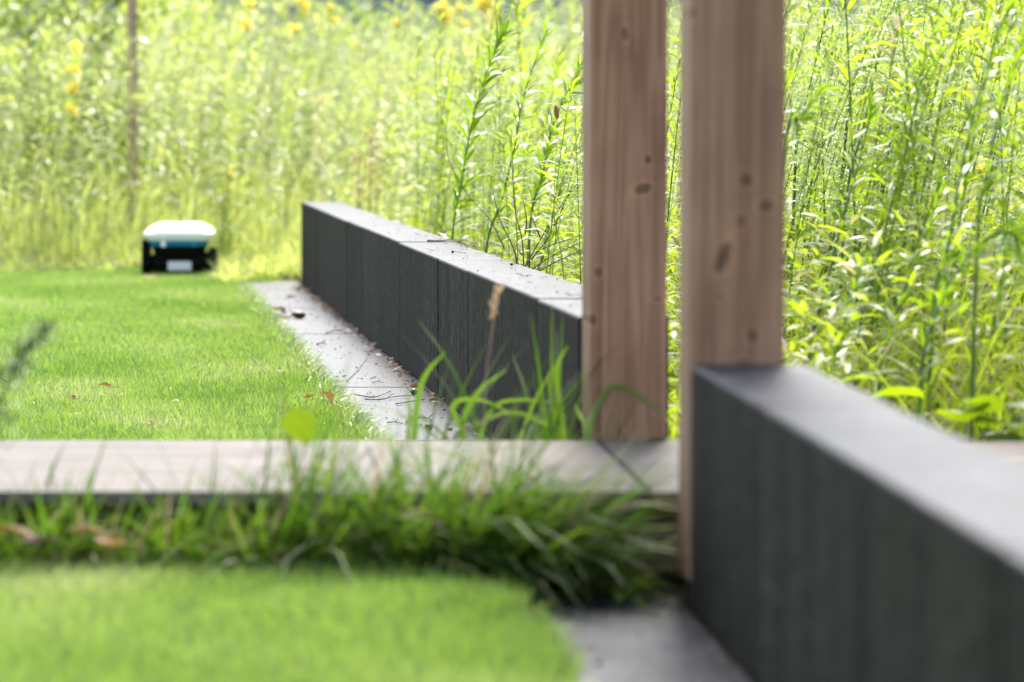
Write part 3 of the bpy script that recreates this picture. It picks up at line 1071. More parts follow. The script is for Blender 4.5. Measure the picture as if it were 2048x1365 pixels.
for (mm, ya, yb) in ((M['meadow'], bw_back, 17.5), (M['meadow_pale'], 17.5, 31)):  # the far part gets the leaves paled for the veil
    near = ya < 10
    mass(['meadow_stems', 'meadow_foliage'], protoAm, [M['weed'], mm], 7.5, ya + (1.2 if near else 0), yb, .95, 1.4)
    mass(['meadow_stems', 'meadow_foliage', 'meadow_buds'], protoB, [M['weed'], mm, M['bud']], 5.5, ya + (1.5 if near else 0), yb, .95, 1.4)
    mass(['meadow_stems', 'meadow_seeds', 'meadow_blades'], protoC, [M['weed'], M['seed'], mm], 4.5 if near else 10.0, ya + (.6 if near else 0), yb, .75, 1.4)
mass(['meadow_stems', 'meadow_seeds', 'meadow_blades'], protoC, [M['weed'], M['seed'], M['meadow_pale']], 14.0, 19.5, 30, .55, 1.3)  # extra far pass: pale seed heads added to lighten, in place of the veil

# ragged fringe where the mown lawn turns into meadow
n = 9000
X = -4.2 + 3.3 * rng.random(n)
dd = rng.random(n) ** 1.6
Y = LAWN_FAR_END + .5 - 1.3 * dd + .12 * np.sin(X * 7)
Y = np.where((X > -2.25) & (X < -1.5) & (Y < 20.15), 20.2 + .3 * rng.random(n), Y)
V, Q, T = blades(np.stack([X, Y, np.zeros(n)], 1), (.05 + .22 * rng.random(n)) * (1.1 - dd), .006 + .006 * rng.random(n), rng.random(n) * 6.28, .1 + .6 * rng.random(n), .3 + 1.2 * rng.random(n), (.7, 1, .7, .06), rng.normal(0, .6, n))
link('meadow_undergrowth', quads_mesh('meadow_undergrowth', V, Q, T), M['meadow_pale'], kind='stuff')
n = 2600
Y = FAR1 - .1 + 1.1 * rng.random(n)
X = -1.53 + .63 * rng.random(n)
k = (Y > FAR1 + .5) | (X < far_face(FAR1) - .33)
X, Y = X[k], Y[k]
n = len(X)
V, Q, T = blades(np.stack([X, Y, np.zeros(n)], 1), .05 + .16 * rng.random(n), .006 + .006 * rng.random(n), rng.random(n) * 6.28, .1 + .6 * rng.random(n), .3 + 1.2 * rng.random(n), (.7, 1, .7, .06), rng.normal(0, .6, n))
link('meadow_undergrowth', quads_mesh('meadow_undergrowth', V, Q, T), M['meadow_pale'], kind='stuff')

# undergrowth of grass blades and small leaves
X, Y = meadow_pts(520, bw_back + .12, 27)
n = len(X)
H = height_at(X, Y)
V, Q, T = blades(np.stack([X, Y, np.zeros(n)], 1), (.25 + .45 * rng.random(n)) * H, .005 + .005 * rng.random(n), rng.random(n) * 6.28, .1 + .4 * rng.random(n), .2 + 1.4 * rng.random(n), (.7, 1, .7, .06), rng.normal(0, .6, n))
und = link('meadow_undergrowth', quads_mesh('meadow_undergrowth', V, Q, T), M['meadow'], kind='stuff')
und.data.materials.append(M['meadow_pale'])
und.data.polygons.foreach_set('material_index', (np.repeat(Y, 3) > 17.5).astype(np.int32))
X, Y = meadow_pts(900, bw_back + .12, 16)
n = len(X)
H = height_at(X, Y)
V, Q, T = blades(np.stack([X, Y, (.08 + .55 * rng.random(n)) * H], 1), .05 + .06 * rng.random(n), .009 + .008 * rng.random(n), rng.random(n) * 6.28, .6 + .8 * rng.random(n), .3 + .8 * rng.random(n), (.3, 1, .7, .05), rng.normal(0, .4, n))
link('meadow_undergrowth', quads_mesh('meadow_undergrowth', V, Q, T), M['meadow'], kind='stuff')

# small yellow and orange blossoms sprinkled through the middle of the meadow
def blossoms(name, n, px0, px1, py0, py1, y0, y1, size, mat):
    P = []
    for _ in range(n):
        p = at_y(rnd.uniform(px0, px1), rnd.uniform(py0, py1), rnd.uniform(y0, y1))
        P.append(p)
    parts = []
    for p in P:
        if p.z < .1:
            continue
        k = 7
        s = size * rnd.uniform(.7, 1.3)
        parts.append(blades(np.tile(np.array(p), (k, 1)), np.full(k, s), np.full(k, s * .5), np.arange(k) * 6.28 / k, np.full(k, rnd.uniform(.7, 1.5)), np.full(k, .3), (.3, 1, .5), None))
    V, Q, T = cat_fol(parts)
    link(name, quads_mesh(name, V, Q, T), mat, kind='stuff')

blossoms('meadow_blossoms', 90, 1560, 2048, 330, 620, 10.5, 14.5, .009, M['orange'])
blossoms('meadow_blossoms', 60, 1560, 2048, 250, 600, 11, 16, .009, M['yellow'])
blossoms('meadow_blossoms', 50, 300, 1150, 130, 430, 20.6, 24, .018, M['orange'])

# individual tall weeds behind the walls
stem_me, fol_me = [], []
for st, fo in protoA:
    stem_me.append(quads_mesh('weed_stem', *st))
    fol_me.append(quads_mesh('weed_foliage', *fo))

def add_weed(X, Y, s, rz, label, grp):
    k = rnd.randrange(len(stem_me))
    r = empty('tall_weed', (X, Y, 0), rz)
    r.scale = (s, s, s)
    tag(r, label, 'weed', grp)
    link('stem', stem_me[k], M['weed'], r)
    f = link('foliage', fol_me[k], M['weed'], r)
    f['kind'] = 'stuff'
    return r

cnt = 0
for _ in range(44):
    Y = rnd.uniform(9.0, 13.0)
    px = rnd.uniform(1555, 2090)
    X = (px - 1024) / F * Y
    s = rnd.uniform(.85, 1.22) * (0.9 if Y < 9 else 1)
    add_weed(X, Y, s, rnd.gauss(0, .45), 'tall narrow-leaved green weed in the dense stand right of the posts', 'tall weeds right of the posts')
for _ in range(46):
    Y = rnd.uniform(10.4, 17.5)
    X = far_face(Y) + TH + .08 + abs(rnd.gauss(0, .55))
    px = 1024 + X / Y * F
    if px > 1190:
        continue
    s = rnd.uniform(.62, 1.1)
    add_weed(X, Y, s, rnd.gauss(0, .45), 'tall narrow-leaved green weed growing behind the long wall', 'tall weeds behind the long wall')

mug_me = []
for _ in range(5):
    a, b, c = mug(1.05, rnd.uniform(.05, .3), rnd.uniform(-.1, .1), SF)
    mug_me.append((quads_mesh('weed_stem', *a), quads_mesh('weed_foliage', *b), quads_mesh('bud_spray', *c)))
for i in range(26):
    Y = rnd.uniform(9.2, 12.0)
    px = rnd.uniform(1560, 1930)
    r = empty('mugwort', ((px - 1024) / F * Y - .15, Y, 0), rnd.gauss(0, .5))
    r.scale = (rnd.uniform(1.05, 1.25),) * 3
    tag(r, 'pale mugwort with feathery bud sprays at the top, right of the posts', 'weed', 'mugwort right of the posts')
    k = mug_me[i % 5]
    link('stem', k[0], M['weed'], r)
    for nm, me, mt in (('foliage', k[1], 'weed'), ('bud_spray', k[2], 'bud')):
        f = link(nm, me, M[mt], r)
        f['kind'] = 'stuff'

# the most conspicuous ones, leaf by leaf
leaf_protos = []
for k in range(4):
    V, Q, T = blades([[0, 0, 0]], [1.0], [.075 + .013 * k], [0.0], [0.0], [.55 + .25 * k], (.3, .85, 1.0, .8, .45, .04), [0.0], [.3 + .17 * k])
    leaf_protos.append(quads_mesh('leaf', V, Q, T))


def hero_weed(pts_px, Y, n, l0, l1, label, mat='hero', start=.05, r0=.0055, droop=None):
    P = [at_y(x, y, Y + dy) for x, y, dy in pts_px]
    b = Vector((P[0].x + (P[0].x - P[1].x) * .5 * P[0].z / max(.05, P[1].z - P[0].z) * .3, P[0].y, 0.0))
    path = smooth_path([b] + P, 18)
    root = empty('tall_weed', b)
    tag(root, label, 'weed', 'conspicuous tall weeds')
    loc = [p - b for p in path]
    V, Fc = tube_data(loc, [r0 * (1 - .75 * i / 18) for i in range(19)], 6)
    link('stem', pydata('stem', V, Fc), M['stem'], root)
    base, L, W, az, ln, cu, S, tw = stem_leaf_data(loc, n, l0, l1, .01, start=start)
    for i in range(n):
        o = link('leaf', leaf_protos[rnd.randrange(4)], M[mat], root)
        # stem tangent at this leaf
        t = (i + .3) / n * 18 * (1 - start) + start * 18
        k = min(17, int(t))
        tang = (loc[k + 1] - loc[k]).normalized()
        q = Vector((0, 0, 1)).rotation_difference(tang)
        # wind from the left: most leaves swing round to the right
        a_ = (az[i] + PI) % (2 * PI) - PI
        a_ *= .72
        R = q.to_matrix().to_4x4() @ Matrix.Rotation(a_, 4, 'Z') @ Matrix.Rotation(ln[i] * .85, 4, 'Y') @ Matrix.Rotation(tw[i], 4, 'Z')
        o.matrix_local = Matrix.Translation(Vector(base[i])) @ R @ Matrix.Scale(L[i], 4)
    return root

hero_weed([(905, 470, 0), (922, 370, 0), (943, 250, .02), (968, 160, 0), (1003, 66, -.05)], 13.0, 130, .11, .18, 'weed curving up right with bushy top, above the middle of the long wall')
hero_weed([(972, 500, 0), (1003, 400, 0), (1030, 290, 0), (1048, 190, 0), (1092, 62, 0)], 12.2, 90, .08, .14, 'slender weed with bare lower stem right of the bushy curving one')
hero_weed([(1060, 450, 0), (1085, 350, 0), (1106, 250, 0), (1162, 128, -.1)], 11.9, 90, .09, .15, 'weed leaning right with its tip touching the narrower post')
hero_weed([(1592, 300, 0), (1608, 220, 0), (1632, 120, 0), (1664, -20, 0)], 10.6, 64, .06, .10, 'sharp slim weed close beside the wider post reaching the top edge')
hero_weed([(1715, 680, 0), (1743, 560, 0), (1780, 420, 0), (1812, 300, 0), (1850, 120, 0)], 9.0, 70, .08, .12, 'long straight weed with dark stem leaning right in the middle of the stand')
hero_weed([(1868, 600, 0), (1895, 500, 0), (1925, 330, 0), (1965, 170, 0), (2020, 0, 0)], 8.2, 84, .08, .12, 'close blurred weed with dense tip at the upper right corner')
hero_weed([(1955, 470, 0), (1972, 360, 0), (2000, 220, 0), (2045, 80, 0)], 8.0, 70, .07, .11, 'blurred weed with brownish lower stem at the right edge')
hero_weed([(1842, 740, 0), (1868, 640, 0), (1905, 560, 0), (1955, 492, 0), (2010, 462, -.05), (2034, 480, -.08)], 7.9, 74, .08, .12, 'weed with nodding tip bent over to the right above the broad leaves')
hero_weed([(1620, 700, 0), (1650, 580, 0), (1690, 420, 0), (1722, 310, 0), (1745, 200, 0)], 9.1, 70, .08, .12, 'blurred leafy weed leaning right beside the wider post')
hero_weed([(1572, 290, 0), (1600, 240, 0), (1634, 186, 0)], 8.6, 56, .07, .11, 'short blurred weed tip poking out from behind the wider post')
hero_weed([(1700, 200, 0), (1740, 130, 0), (1790, 60, 0), (1830, 20, 0)], 10.4, 64, .06, .10, 'weed with arched feathery tip near the top edge')

hero_weed([(1760, 735, 0), (1802, 600, 0), (1848, 480, 0), (1885, 375, 0)], 8.5, 76, .07, .11, 'leaning leafy weed between the straight dark stem and the nodding tip')
hero_weed([(1655, 780, 0), (1688, 650, 0), (1722, 530, 0)], 8.4, 64, .07, .11, 'low blurred weed rising over the close wall just right of the wider post')
hero_weed([(1768, 360, 0), (1806, 230, 0), (1842, 110, 0)], 9.6, 70, .06, .10, 'feathery weed top leaning right high in the middle of the stand')
hero_weed([(1982, 700, 0), (2002, 560, 0), (2030, 430, 0)], 8.3, 70, .07, .11, 'leafy weed at the right edge above the darker broad leaves')
hero_weed([(1690, 420, 0), (1728, 250, 0), (1762, 90, 0)], 9.9, 72, .06, .10, 'tall feathery weed left of the weed with the arched tip')

# ------------------------------------------------------------------ dry twigs, foxtail and other single stems
def stem_thing(name, polys, Y, rad, mat, label, cat, part='stem', grp=None):
    P0 = at_y(polys[0][0][0], polys[0][0][1], Y)
    root = empty(name, (P0.x, P0.y, 0))
    tag(root, label, cat, grp)
    for i, pl in enumerate(polys):
        path = smooth_path([at_y(x, y, Y + rnd.uniform(-.02, .02)) - root.location for x, y in pl], max(4, len(pl) * 3))
        m = len(path)
        V, Fc = tube_data(path, [rad * (1 - .6 * k / (m - 1)) for k in range(m)], 5)
        link(part, pydata(part, V, Fc), M[mat], root)
    return root

stem_thing('dry_twigs', [
    [(1046, 540), (1075, 490), (1110, 430), (1160, 360)], [(1062, 520), (1100, 470), (1128, 410), (1150, 360)],
    [(1048, 545), (1044, 480), (1030, 420), (1024, 330)], [(1058, 545), (1060, 500), (1057, 470)], [(1044, 510), (1030, 495)],
    [(1080, 475), (1070, 450), (1061, 432)], [(1052, 548), (1100, 515), (1160, 485)], [(1060, 552), (1110, 525), (1165, 500)],
    [(1050, 470), (1053, 440), (1046, 400)], [(1094, 455), (1120, 445)], [(1068, 548), (1085, 520), (1092, 490)], [(1072, 505), (1100, 492), (1158, 472)],
    [(1036, 545), (1028, 500), (1000, 440), (985, 380)]], 10.75, .0026, 'drystem', 'bare brown dry twigs spreading up from behind the long wall', 'twigs', 'twig')
stem_thing('dry_twigs', [[(950, 520), (930, 490), (895, 470), (870, 440)], [(1010, 500), (980, 440), (935, 390), (898, 320), (893, 270)]], 12.0, .002, 'drystem',
           'long thin bare stalk slanting up left behind the long wall', 'twigs', 'twig')
fx = stem_thing('foxtail_grass', [[(1130, 575), (1121, 500), (1108, 430), (1111, 340), (1115, 240)]], 10.0, .0016, 'stem', 'single foxtail grass stalk with brown seed head before the weeds', 'grass stalk')
p = at_y(1113, 225, 10.0) - fx.location
bm = bmesh.new()
bmesh.ops.create_icosphere(bm, subdivisions=3, radius=1)
for v in bm.verts:
    s = 1 + .22 * math.sin(v.co.z * 19 + math.atan2(v.co.y, v.co.x) * 5)
    v.co = Vector((v.co.x * .0062 * s, v.co.y * .0062 * s, v.co.z * .021)) + p + Vector((-.002 * v.co.z, 0, 0))
link('seed_head', bm_mesh('seed_head', bm, True), M['dockred'], fx)

ds = stem_thing('dry_seed_spike', [[(968, 860), (972, 760), (982, 680), (996, 580)]], 7.55, .0017, 'stake', 'blurred beige dry seed spike standing before the long dark wall', 'grass stalk')
n = 46
P = [at_y(985 + 14 * t + rnd.gauss(0, 4), 640 - 62 * t, 7.55) - ds.location for t in np.linspace(0, 1, n)]
V, Q, T = blades(np.array([tuple(q) for q in P]), .012 + .012 * rng.random(n), .004, rng.random(n) * 6.28, .1 + .5 * rng.random(n), .3, (.4, 1, .1))
link('seed_head', quads_mesh('seed_head', V, Q, T), M['tan_leaf'], ds)

# rust-red dock stands behind the long wall
for i, (px, py0, py1, Y) in enumerate([(742, 400, 262, 17.5), (716, 410, 300, 18.6)]):
    r = stem_thing('dock_plant', [[(px - 4, py0 + 60), (px, (py0 + py1) / 2), (px + 3, py1)]], Y, .004, 'drystem', ['taller rust-coloured dock stalk behind the far half of the long wall', 'shorter rust-coloured dock stalk behind the far end of the long wall'][i], 'weed', 'stem', 'rusty dock stalks')
    n = 130
    t = rng.random(n)
    B = np.array([tuple(at_y(px + rnd.gauss(0, 9), py0 + (py1 - py0) * tt, Y + rnd.gauss(0, .03)) - r.location) for tt in t])
    V, Q, T = blades(B, .012 + .014 * rng.random(n), .010, rng.random(n) * 6.28, rng.random(n) * 1.5, .2, (.3, 1, .2))
    f = link('seed_head', quads_mesh('seed_head', V, Q, T), M['dockred'], r)
    f['kind'] = 'stuff'

# yellow flower spikes (evening primrose-like) far in the meadow
def flower_spike(px, py_top, Y, blooms, label, size=.045):
    top = at_y(px, py_top, Y)
    root = empty('yellow_flower', (top.x - .05, Y, 0))
    tag(root, label, 'flower', 'yellow flower spikes in the meadow')
    path = smooth_path([Vector((0, 0, 0)), Vector((.02, 0, top.z * .5)), Vector((.05, 0, top.z))], 8)
    V, Fc = tube_data(path, [.006 * (1 - .6 * k / 8) for k in range(9)], 5)
    link('stem', pydata('stem', V, Fc), M['stem'], root)
    a = stem_leaf_data(path, 40, .07, .12, .016, start=.25)
    V, Q, T = blades(*a[:6], a[6], a[7])
    f = link('foliage', quads_mesh('foliage', V, Q, T), M['meadow'], root)
    f['kind'] = 'stuff'
    for (bx, by) in blooms:
        p = at_y(bx, by, Y - .03) - root.location
        size_ = size * 1.35
        k = 24
        V, Q, T = blades(np.tile(np.array(p), (k, 1)) + rng.normal(0, size_ * .25, (k, 3)), np.full(k, size_) * (.7 + .5 * rng.random(k)), np.full(k, size_ * .55), rng.random(k) * 6.28, .3 + 1.3 * rng.random(k), np.full(k, .4), (.3, 1, .9, .2))
        link('bloom', quads_mesh('bloom', V, Q, T), M['yellow'], root)
    return root

flower_spike(150, 85, 20.9, [(151, 100), (149, 144), (146, 184), (143, 225)], 'tall yellow flower spike with stacked blooms at the left, before the dark shrubs', .042)
flower_spike(458, 345, 20.9, [(462, 352), (456, 385)], 'low yellow flower spike just behind the mower', .028)
flower_spike(10, 195, 24, [(8, 200)], 'single yellow bloom at the left edge of the photo', .04)
flower_spike(496, 5, 24, [(497, 12), (494, 55)], 'yellow flower spike left of the pale gap at the top edge', .045)
flower_spike(596, 5, 24, [(600, 6), (610, 22), (590, 60)], 'yellow flower spike at the top edge above the mower and wall end', .04)
flower_spike(662, 10, 24.5, [(660, 20), (668, 45)], 'small yellow flower spike at the top edge right of the pale gap', .035)
flower_spike(795, 30, 23.5, [(793, 48)], 'lone small yellow bloom high in the middle of the meadow', .035)
flower_spike(886, 5, 22.5, [(882, 22), (890, 40)], 'bright yellow flower spike at the top edge above the wall middle', .05)
flower_spike(925, 0, 23.0, [(922, 20), (930, 50)], 'paler yellow flower spike at the top edge beside the brightest one', .03)
flower_spike(972, -15, 22.0, [(970, 5), (982, 22), (966, 14), (992, 48)], 'largest yellow flower head at the top edge above the bushy curving weed', .045)
flower_spike(1960, 340, 11.5, [(1952, 342), (1965, 348)], 'yellow flower cluster among the weeds at the right edge', .016)
flower_spike(1940, 418, 11.0, [(1932, 420), (1950, 424)], 'lower yellow flower cluster among the weeds on the right', .014)

# wooden stake
sp = at_y(266, 300, 22.6)
stk = empty('wooden_stake', (sp.x, 22.6, 0), .5)
tag(stk, 'thin upright wooden stake in the far meadow above the mower', 'stake')
link('stake_shaft', box_mesh('stake_shaft', -.026, .026, -.026, .026, -.2, 2.3, .004, 1), M['stake'], stk)

# far shrubs
def shrub(px, Y, h, w, n, label):
    X = (px - 1024) / F * Y
    r = empty('shrub', (X, Y, 0))
    tag(r, label, 'shrub', 'shrubs behind the meadow')
    for k in range(4):
        path = smooth_path([Vector((0, 0, -.05)), Vector((rnd.uniform(-.2, .2) * w, rnd.uniform(-.2, .2) * w, h * .45)), Vector((rnd.uniform(-.4, .4) * w, rnd.uniform(-.4, .4) * w, h * .85))], 7)
        V, Fc = tube_data(path, [.022 * (1 - .8 * i / 7) for i in range(8)], 6)
        link('branch', pydata('branch', V, Fc), M['drystem'], r)
    cc = np.stack([rng.normal(0, .30, 60) * w, rng.normal(0, .30, 60) * w, h * (.15 + .85 * rng.random(60))], 1)
    k = rng.integers(0, 60, n)
    B = cc[k] + rng.normal(0, .085, (n, 3)) * w
    B[:, 2] = np.clip(B[:, 2], .05, h * 1.08)
    V, Q, T = blades(B, .06 + .05 * rng.random(n), .028 + .016 * rng.random(n), rng.random(n) * 6.28, .5 + rng.random(n) * 1.2, .4 * rng.random(n), (.2, 1, .7, .05), rng.normal(0, .5, n), np.clip(rng.normal(.45, .2, 60)[k] + rng.normal(0, .12, n), 0, 1))
    f = link('crown', quads_mesh('crown', V, Q, T), M['shrub'], r)
    return r

shrub(85, 24.6, 2.0, .7, 2000, 'dark green shrub at the left edge behind the meadow')
shrub(232, 25.2, 2.0, .6, 1600, 'green shrub behind the wooden stake')
shrub(360, 32.5, 2.0, 1.0, 2000, 'yellow-green shrub right of the wooden stake')
shrub(-80, 26.5, 2.5, 1.1, 2600, 'tall dark shrub at the far left behind the meadow')
shrub(690, 33, 1.9, 1.1, 1800, 'low shrub behind the meadow above the far wall end')

# ------------------------------------------------------------------ broad-leaved plants
def broad_leaf_data(L, W, fold, droop, seed):
    r = random.Random(seed)
    nu, nv = 9, 6
    V, Fc = [], []
    for i in range(nu + 1):
        t = i / nu
        wf = (math.sin(PI * min(1, t * .93 + .07)) ** .6) * (1 + .07 * math.sin(t * 22 + seed))
        for j in range(nv + 1):
            s = j / nv * 2 - 1
            x = s * W * .5 * wf
            y = L * (t - .08 * (1 - abs(s)) * (t < .12))
            z = fold * abs(s) * W * .3 * wf - droop * L * t * t + .012 * math.sin(t * 14 + s * 5 + seed) * L * 1.2
            V.append(Vector((x, y, z)))
    for i in range(nu):
        for j in range(nv):
            a = i * (nv + 1) + j
            Fc.append((a, a + 1, a + nv + 2, a + nv + 1))
    return V, Fc


def set_tint(me, v):
    a = me.attributes.new('tint', 'FLOAT', 'POINT')
    a.data.foreach_set('value', [v] * len(me.vertices))


def broad_plant(px, py, z, leaves, label, mat='broad', Y=None):
    b = at_z(px, py, 0) if Y is None else Vector((at_y(px, py, Y).x, Y, 0))
    root = empty('broad_leaved_plant', (b.x, b.y, 0))
    tag(root, label, 'plant', 'broad-leaved plants')
    for i, (lx, ly, L, W, az, pitch, roll, tnt) in enumerate(leaves):
        c = at_y(lx, ly, b.y) - root.location
        V, Fc = broad_leaf_data(L, W, .35, .35, i + px % 7)
        me = pydata('leaf', V, Fc)
        set_tint(me, tnt)
        o = link('leaf', me, M[mat], root)
        o.matrix_local = Matrix.Translation(c) @ Matrix.Rotation(az, 4, 'Z') @ Matrix.Rotation(pitch, 4, 'X') @ Matrix.Rotation(roll, 4, 'Y') @ Matrix.Translation((0, -L / 2, 0))
        d = Matrix.Translation(c) @ Matrix.Rotation(az, 4, 'Z') @ Matrix.Rotation(pitch, 4, 'X') @ Matrix.Rotation(roll, 4, 'Y') @ Vector((0, -L / 2, 0))
        path = smooth_path([Vector((0, 0, -.01)), d * .55 + Vector((0, 0, .04)), d], 6)
        V, Fc = tube_data(path, .0022, 5)
        link('stalk', pydata('stalk', V, Fc), M['stem'], root)
    return root

broad_plant(1930, 900, 0, [(1925, 815, .13, .12, 2.9, .55, .2, .9), (2000, 838, .12, .10, 3.6, .4, -.2, .6), (2005, 872, .12, .09, 3.9, .1, .1, .1), (1962, 800, .10, .09, 2.2, .6, .3, .7)],
            'broad bright yellow-green leaves low at the right, beside the boardwalk', Y=bw_back + .10)
broad_plant(1790, 850, 0, [(1775, 780, .15, .10, 1.75, .2, .25, .9), (1740, 790, .09, .07, 2.4, .3, 0, .5)], 'wide flat yellow-green leaf just behind the close wall', Y=bw_back + .13)
broad_plant(2040, 800, 0, [(2040, 800, .10, .08, 3.4, .3, .2, .3), (2070, 830, .10, .09, 3.0, .2, 0, .4)], 'darker broad leaves cut by the right edge', Y=bw_back + .15)
broad_plant(575, 1000, 0, [(596, 842, .098, .062, 2.55, 1.0, .65, 1.0), (572, 925, .05, .024, 1.6, .5, .2, .3)], 'rounded bright green leaves of a single weed rising blurred above the boardwalk', 'round', Y=bw_front - .04)

# dark feathery sprig at the left
sg = stem_thing('feathery_sprig', [[(-30, 1010), (-12, 900), (15, 760), (60, 690), (105, 650)], [(-30, 1010), (-25, 880), (-5, 780), (20, 735)], [(15, 760), (40, 740), (85, 720)]], bw_front - .06, .0022, 'stem',
                'dark feathery sprig blurred at the left edge above the boardwalk', 'plant')
n = 400
t = rng.random(n)
B = []
spine = smooth_path([at_y(x, y, bw_front - .06) for x, y in [(-15, 880), (0, 800), (22, 745), (60, 695), (108, 652)]], 40)
for tt in t:
    p = spine[int(tt * 40)]
    sp_ = .024 * (1.15 - tt)
    B.append(tuple(p - sg.location + Vector((rnd.gauss(0, sp_), rnd.gauss(0, .01), rnd.gauss(0, sp_)))))
V, Q, T = blades(np.array(B), .018 + .02 * rng.random(n), .0045, rng.random(n) * 6.28, .4 + rng.random(n), .3, (.4, 1, .1))
f = link('foliage', quads_mesh('foliage', V, Q, T), M['sprig'], sg)
f['kind'] = 'stuff'

# ------------------------------------------------------------------ fallen leaves, nuts, twigs
def fallen_leaf(px, py, z, L, W, curl, az, mat, label, grp='fallen leaves', tilt=0.0):
    p = at_z(px, py, z)
    s = rnd.randint(0, 99)
    nu, nv = 8, 4
    V, Fc = [], []
    for i in range(nu + 1):
        t = i / nu
        wf = math.sin(PI * min(.98, max(.04, t))) ** .7 * (1 + .16 * math.sin(t * 25 + s))
        for j in range(nv + 1):
            q = j / nv * 2 - 1
            a = q * curl
            rr = W * .5 / max(curl, .2)
            V.append(Vector((math.sin(a) * rr * wf, (t - .5) * L, (1 - math.cos(a)) * rr * wf + .18 * L * math.sin(t * 5 + s) * .5 + .02 * L)))
    for i in range(nu):
        for j in range(nv):
            k = i * (nv + 1) + j
            Fc.append((k, k + 1, k + nv + 2, k + nv + 1))
    me = pydata('fallen_leaf', V, Fc)
    zmin = min(v.z for v in V)
    for v in me.vertices:
        v.co.z -= zmin
    set_tint(me, rnd.random())
    o = link('fallen_leaf', me, M[mat])
    o.location = p
    o.rotation_euler = (tilt, 0, az)
    tag(o, label, 'leaf', grp)
    V, Fc = tube_data([(0, -L * .5, .002), (.003, -L * .66, .004), (.006, -L * .85, .001)], [.0011, .0009, .0008], 4)
    link('leaf_stalk', pydata('leaf_stalk', V, Fc), M['drystem'], o)
    return o

G = .030     # tips of the mown lawn
fallen_leaf(213, 776, G, .05, .035, 1.2, 1.3, 'brown_leaf', 'orange-brown curled leaf on the lawn, largest of the lawn cluster')
fallen_leaf(145, 799, G, .034, .028, 1.5, .6, 'brown_leaf', 'rusty curled leaf leftmost of the lawn cluster')
fallen_leaf(170, 803, G - .006, .035, .02, .8, 1.9, 'brown_leaf', 'flat narrow brown leaf right of the leftmost lawn leaf')
fallen_leaf(243, 793, G - .004, .03, .014, .7, 1.7, 'tan_leaf', 'thin tan leaf sliver on the lawn behind the curled orange one')
fallen_leaf(350, 805, G, .028, .022, 1.0, 1.2, 'tan_leaf', 'small pale tan leaf alone in the middle of the lawn')
fallen_leaf(617, 798, G, .05, .032, 1.3, .9, 'brown_leaf', 'low brown leaf at the lawn edge left of the big upright one')
fallen_leaf(652, 800, G + .004, .075, .042, 1.3, 2.5, 'brown_leaf', 'big curled orange-brown leaf at the lawn edge by the paving', tilt=.5)
fallen_leaf(665, 812, G - .01, .05, .03, .9, 1.2, 'brown_leaf', 'darker brown leaf scrap under the big curled one')
fallen_leaf(737, 787, .016, .02, .014, 1.0, .3, 'brown_leaf', 'tiny orange leaf scrap on the paving among the twigs')
fallen_leaf(300, 557, G + .01, .085, .05, .9, 1.5, 'tan_leaf', 'pale tan leaf lying in front of the mower')
fallen_leaf(503, 545, .03, .11, .07, 1.0, .4, 'tan_leaf', 'pale tan leaf standing at the far end of the paving', tilt=.7)
fallen_leaf(555, 626, .016, .085, .06, 1.3, 1.1, 'brown_leaf', 'red-brown leaf on the paving left of the brown nut', tilt=.5)
fallen_leaf(570, 637, .016, .09, .045, .9, 1.6, 'brown_leaf', 'flat orange leaf on the paving in front of the red-brown leaf')
fallen_leaf(512, 624, .02, .04, .02, .7, 1.5, 'brown_leaf', 'small orange leaf at the lawn edge far back')
fallen_leaf(430, 792, G - .01, .02, .012, .7, .3, 'tan_leaf', 'tiny tan leaf on the lawn right of centre')
fallen_leaf(150, 830, G - .008, .025, .014, .7, 1.3, 'yellow_leaf', 'tiny yellow leaf low in the lawn near the boardwalk')
fallen_leaf(95, 1172, .035, .035, .026, .9, .5, 'yellow_leaf', 'yellow leaf on the close lawn at the left')
fallen_leaf(800, 1288, .035, .04, .028, .9, 1.0, 'brown_leaf', 'brown leaf on the close lawn near the paving')
fallen_leaf(540, 1165, .035, .022, .016, .7, 1.9, 'tan_leaf', 'faint tan leaf on the close lawn before the long grass')
for (a, b, m, lb) in [(360, 592, 'tan_leaf', 'pale tan leaf far back in the lawn, in line with the mower'), (410, 610, 'brown_leaf', 'small brown leaf in the back half of the lawn'), (470, 655, 'tan_leaf', 'tan leaf in the lawn left of the far paving'),
                       (90, 690, 'tan_leaf', 'tiny tan leaf in the left half of the lawn behind the sprig'), (300, 850, 'brown_leaf', 'small brown leaf low in the lawn close to the boardwalk'), (560, 745, 'tan_leaf', 'small tan leaf in the lawn beside the dark lawn twig')]:
    fallen_leaf(a, b, G, .036, .026, 1.1, rnd.uniform(0, 3), m, lb)
for (a, b, c, d, e, f) in [(30, 1085, .11, .05, 1.5, 'brown_leaf'), (75, 1092, .08, .05, 1.2, 'dark_leaf'), (190, 1078, .10, .045, 1.7, 'brown_leaf'), (220, 1092, .07, .04, 1.0, 'brown_leaf')]:
    fallen_leaf(a, b, .125, c, d, .9, e, f, {30: 'blurred brown leaf wedged in the long grass at the left edge', 75: 'dark dry leaf beside the leftmost brown one under the long grass', 190: 'long brown leaf under the long grass, second cluster', 220: 'shorter brown leaf right of the long one under the grass'}[a])
fallen_leaf(1285, 1166, .02, .055, .04, .8, 1.4, 'tan_leaf', 'pinkish tan leaf on the paving by the wider post foot')
fallen_leaf(1330, 1152, .02, .05, .03, .9, .8, 'yellow_leaf', 'yellowish leaf tucked against the wider post foot')
fallen_leaf(1322, 1130, .02, .06, .03, .9, 2.0, 'brown_leaf', 'brown leaf under the boardwalk edge by the wider post')
fallen_leaf(1205, 1182, .017, .04, .02, .8, 1.2, 'dark_leaf', 'dark leaf scrap at the near end of the paving')
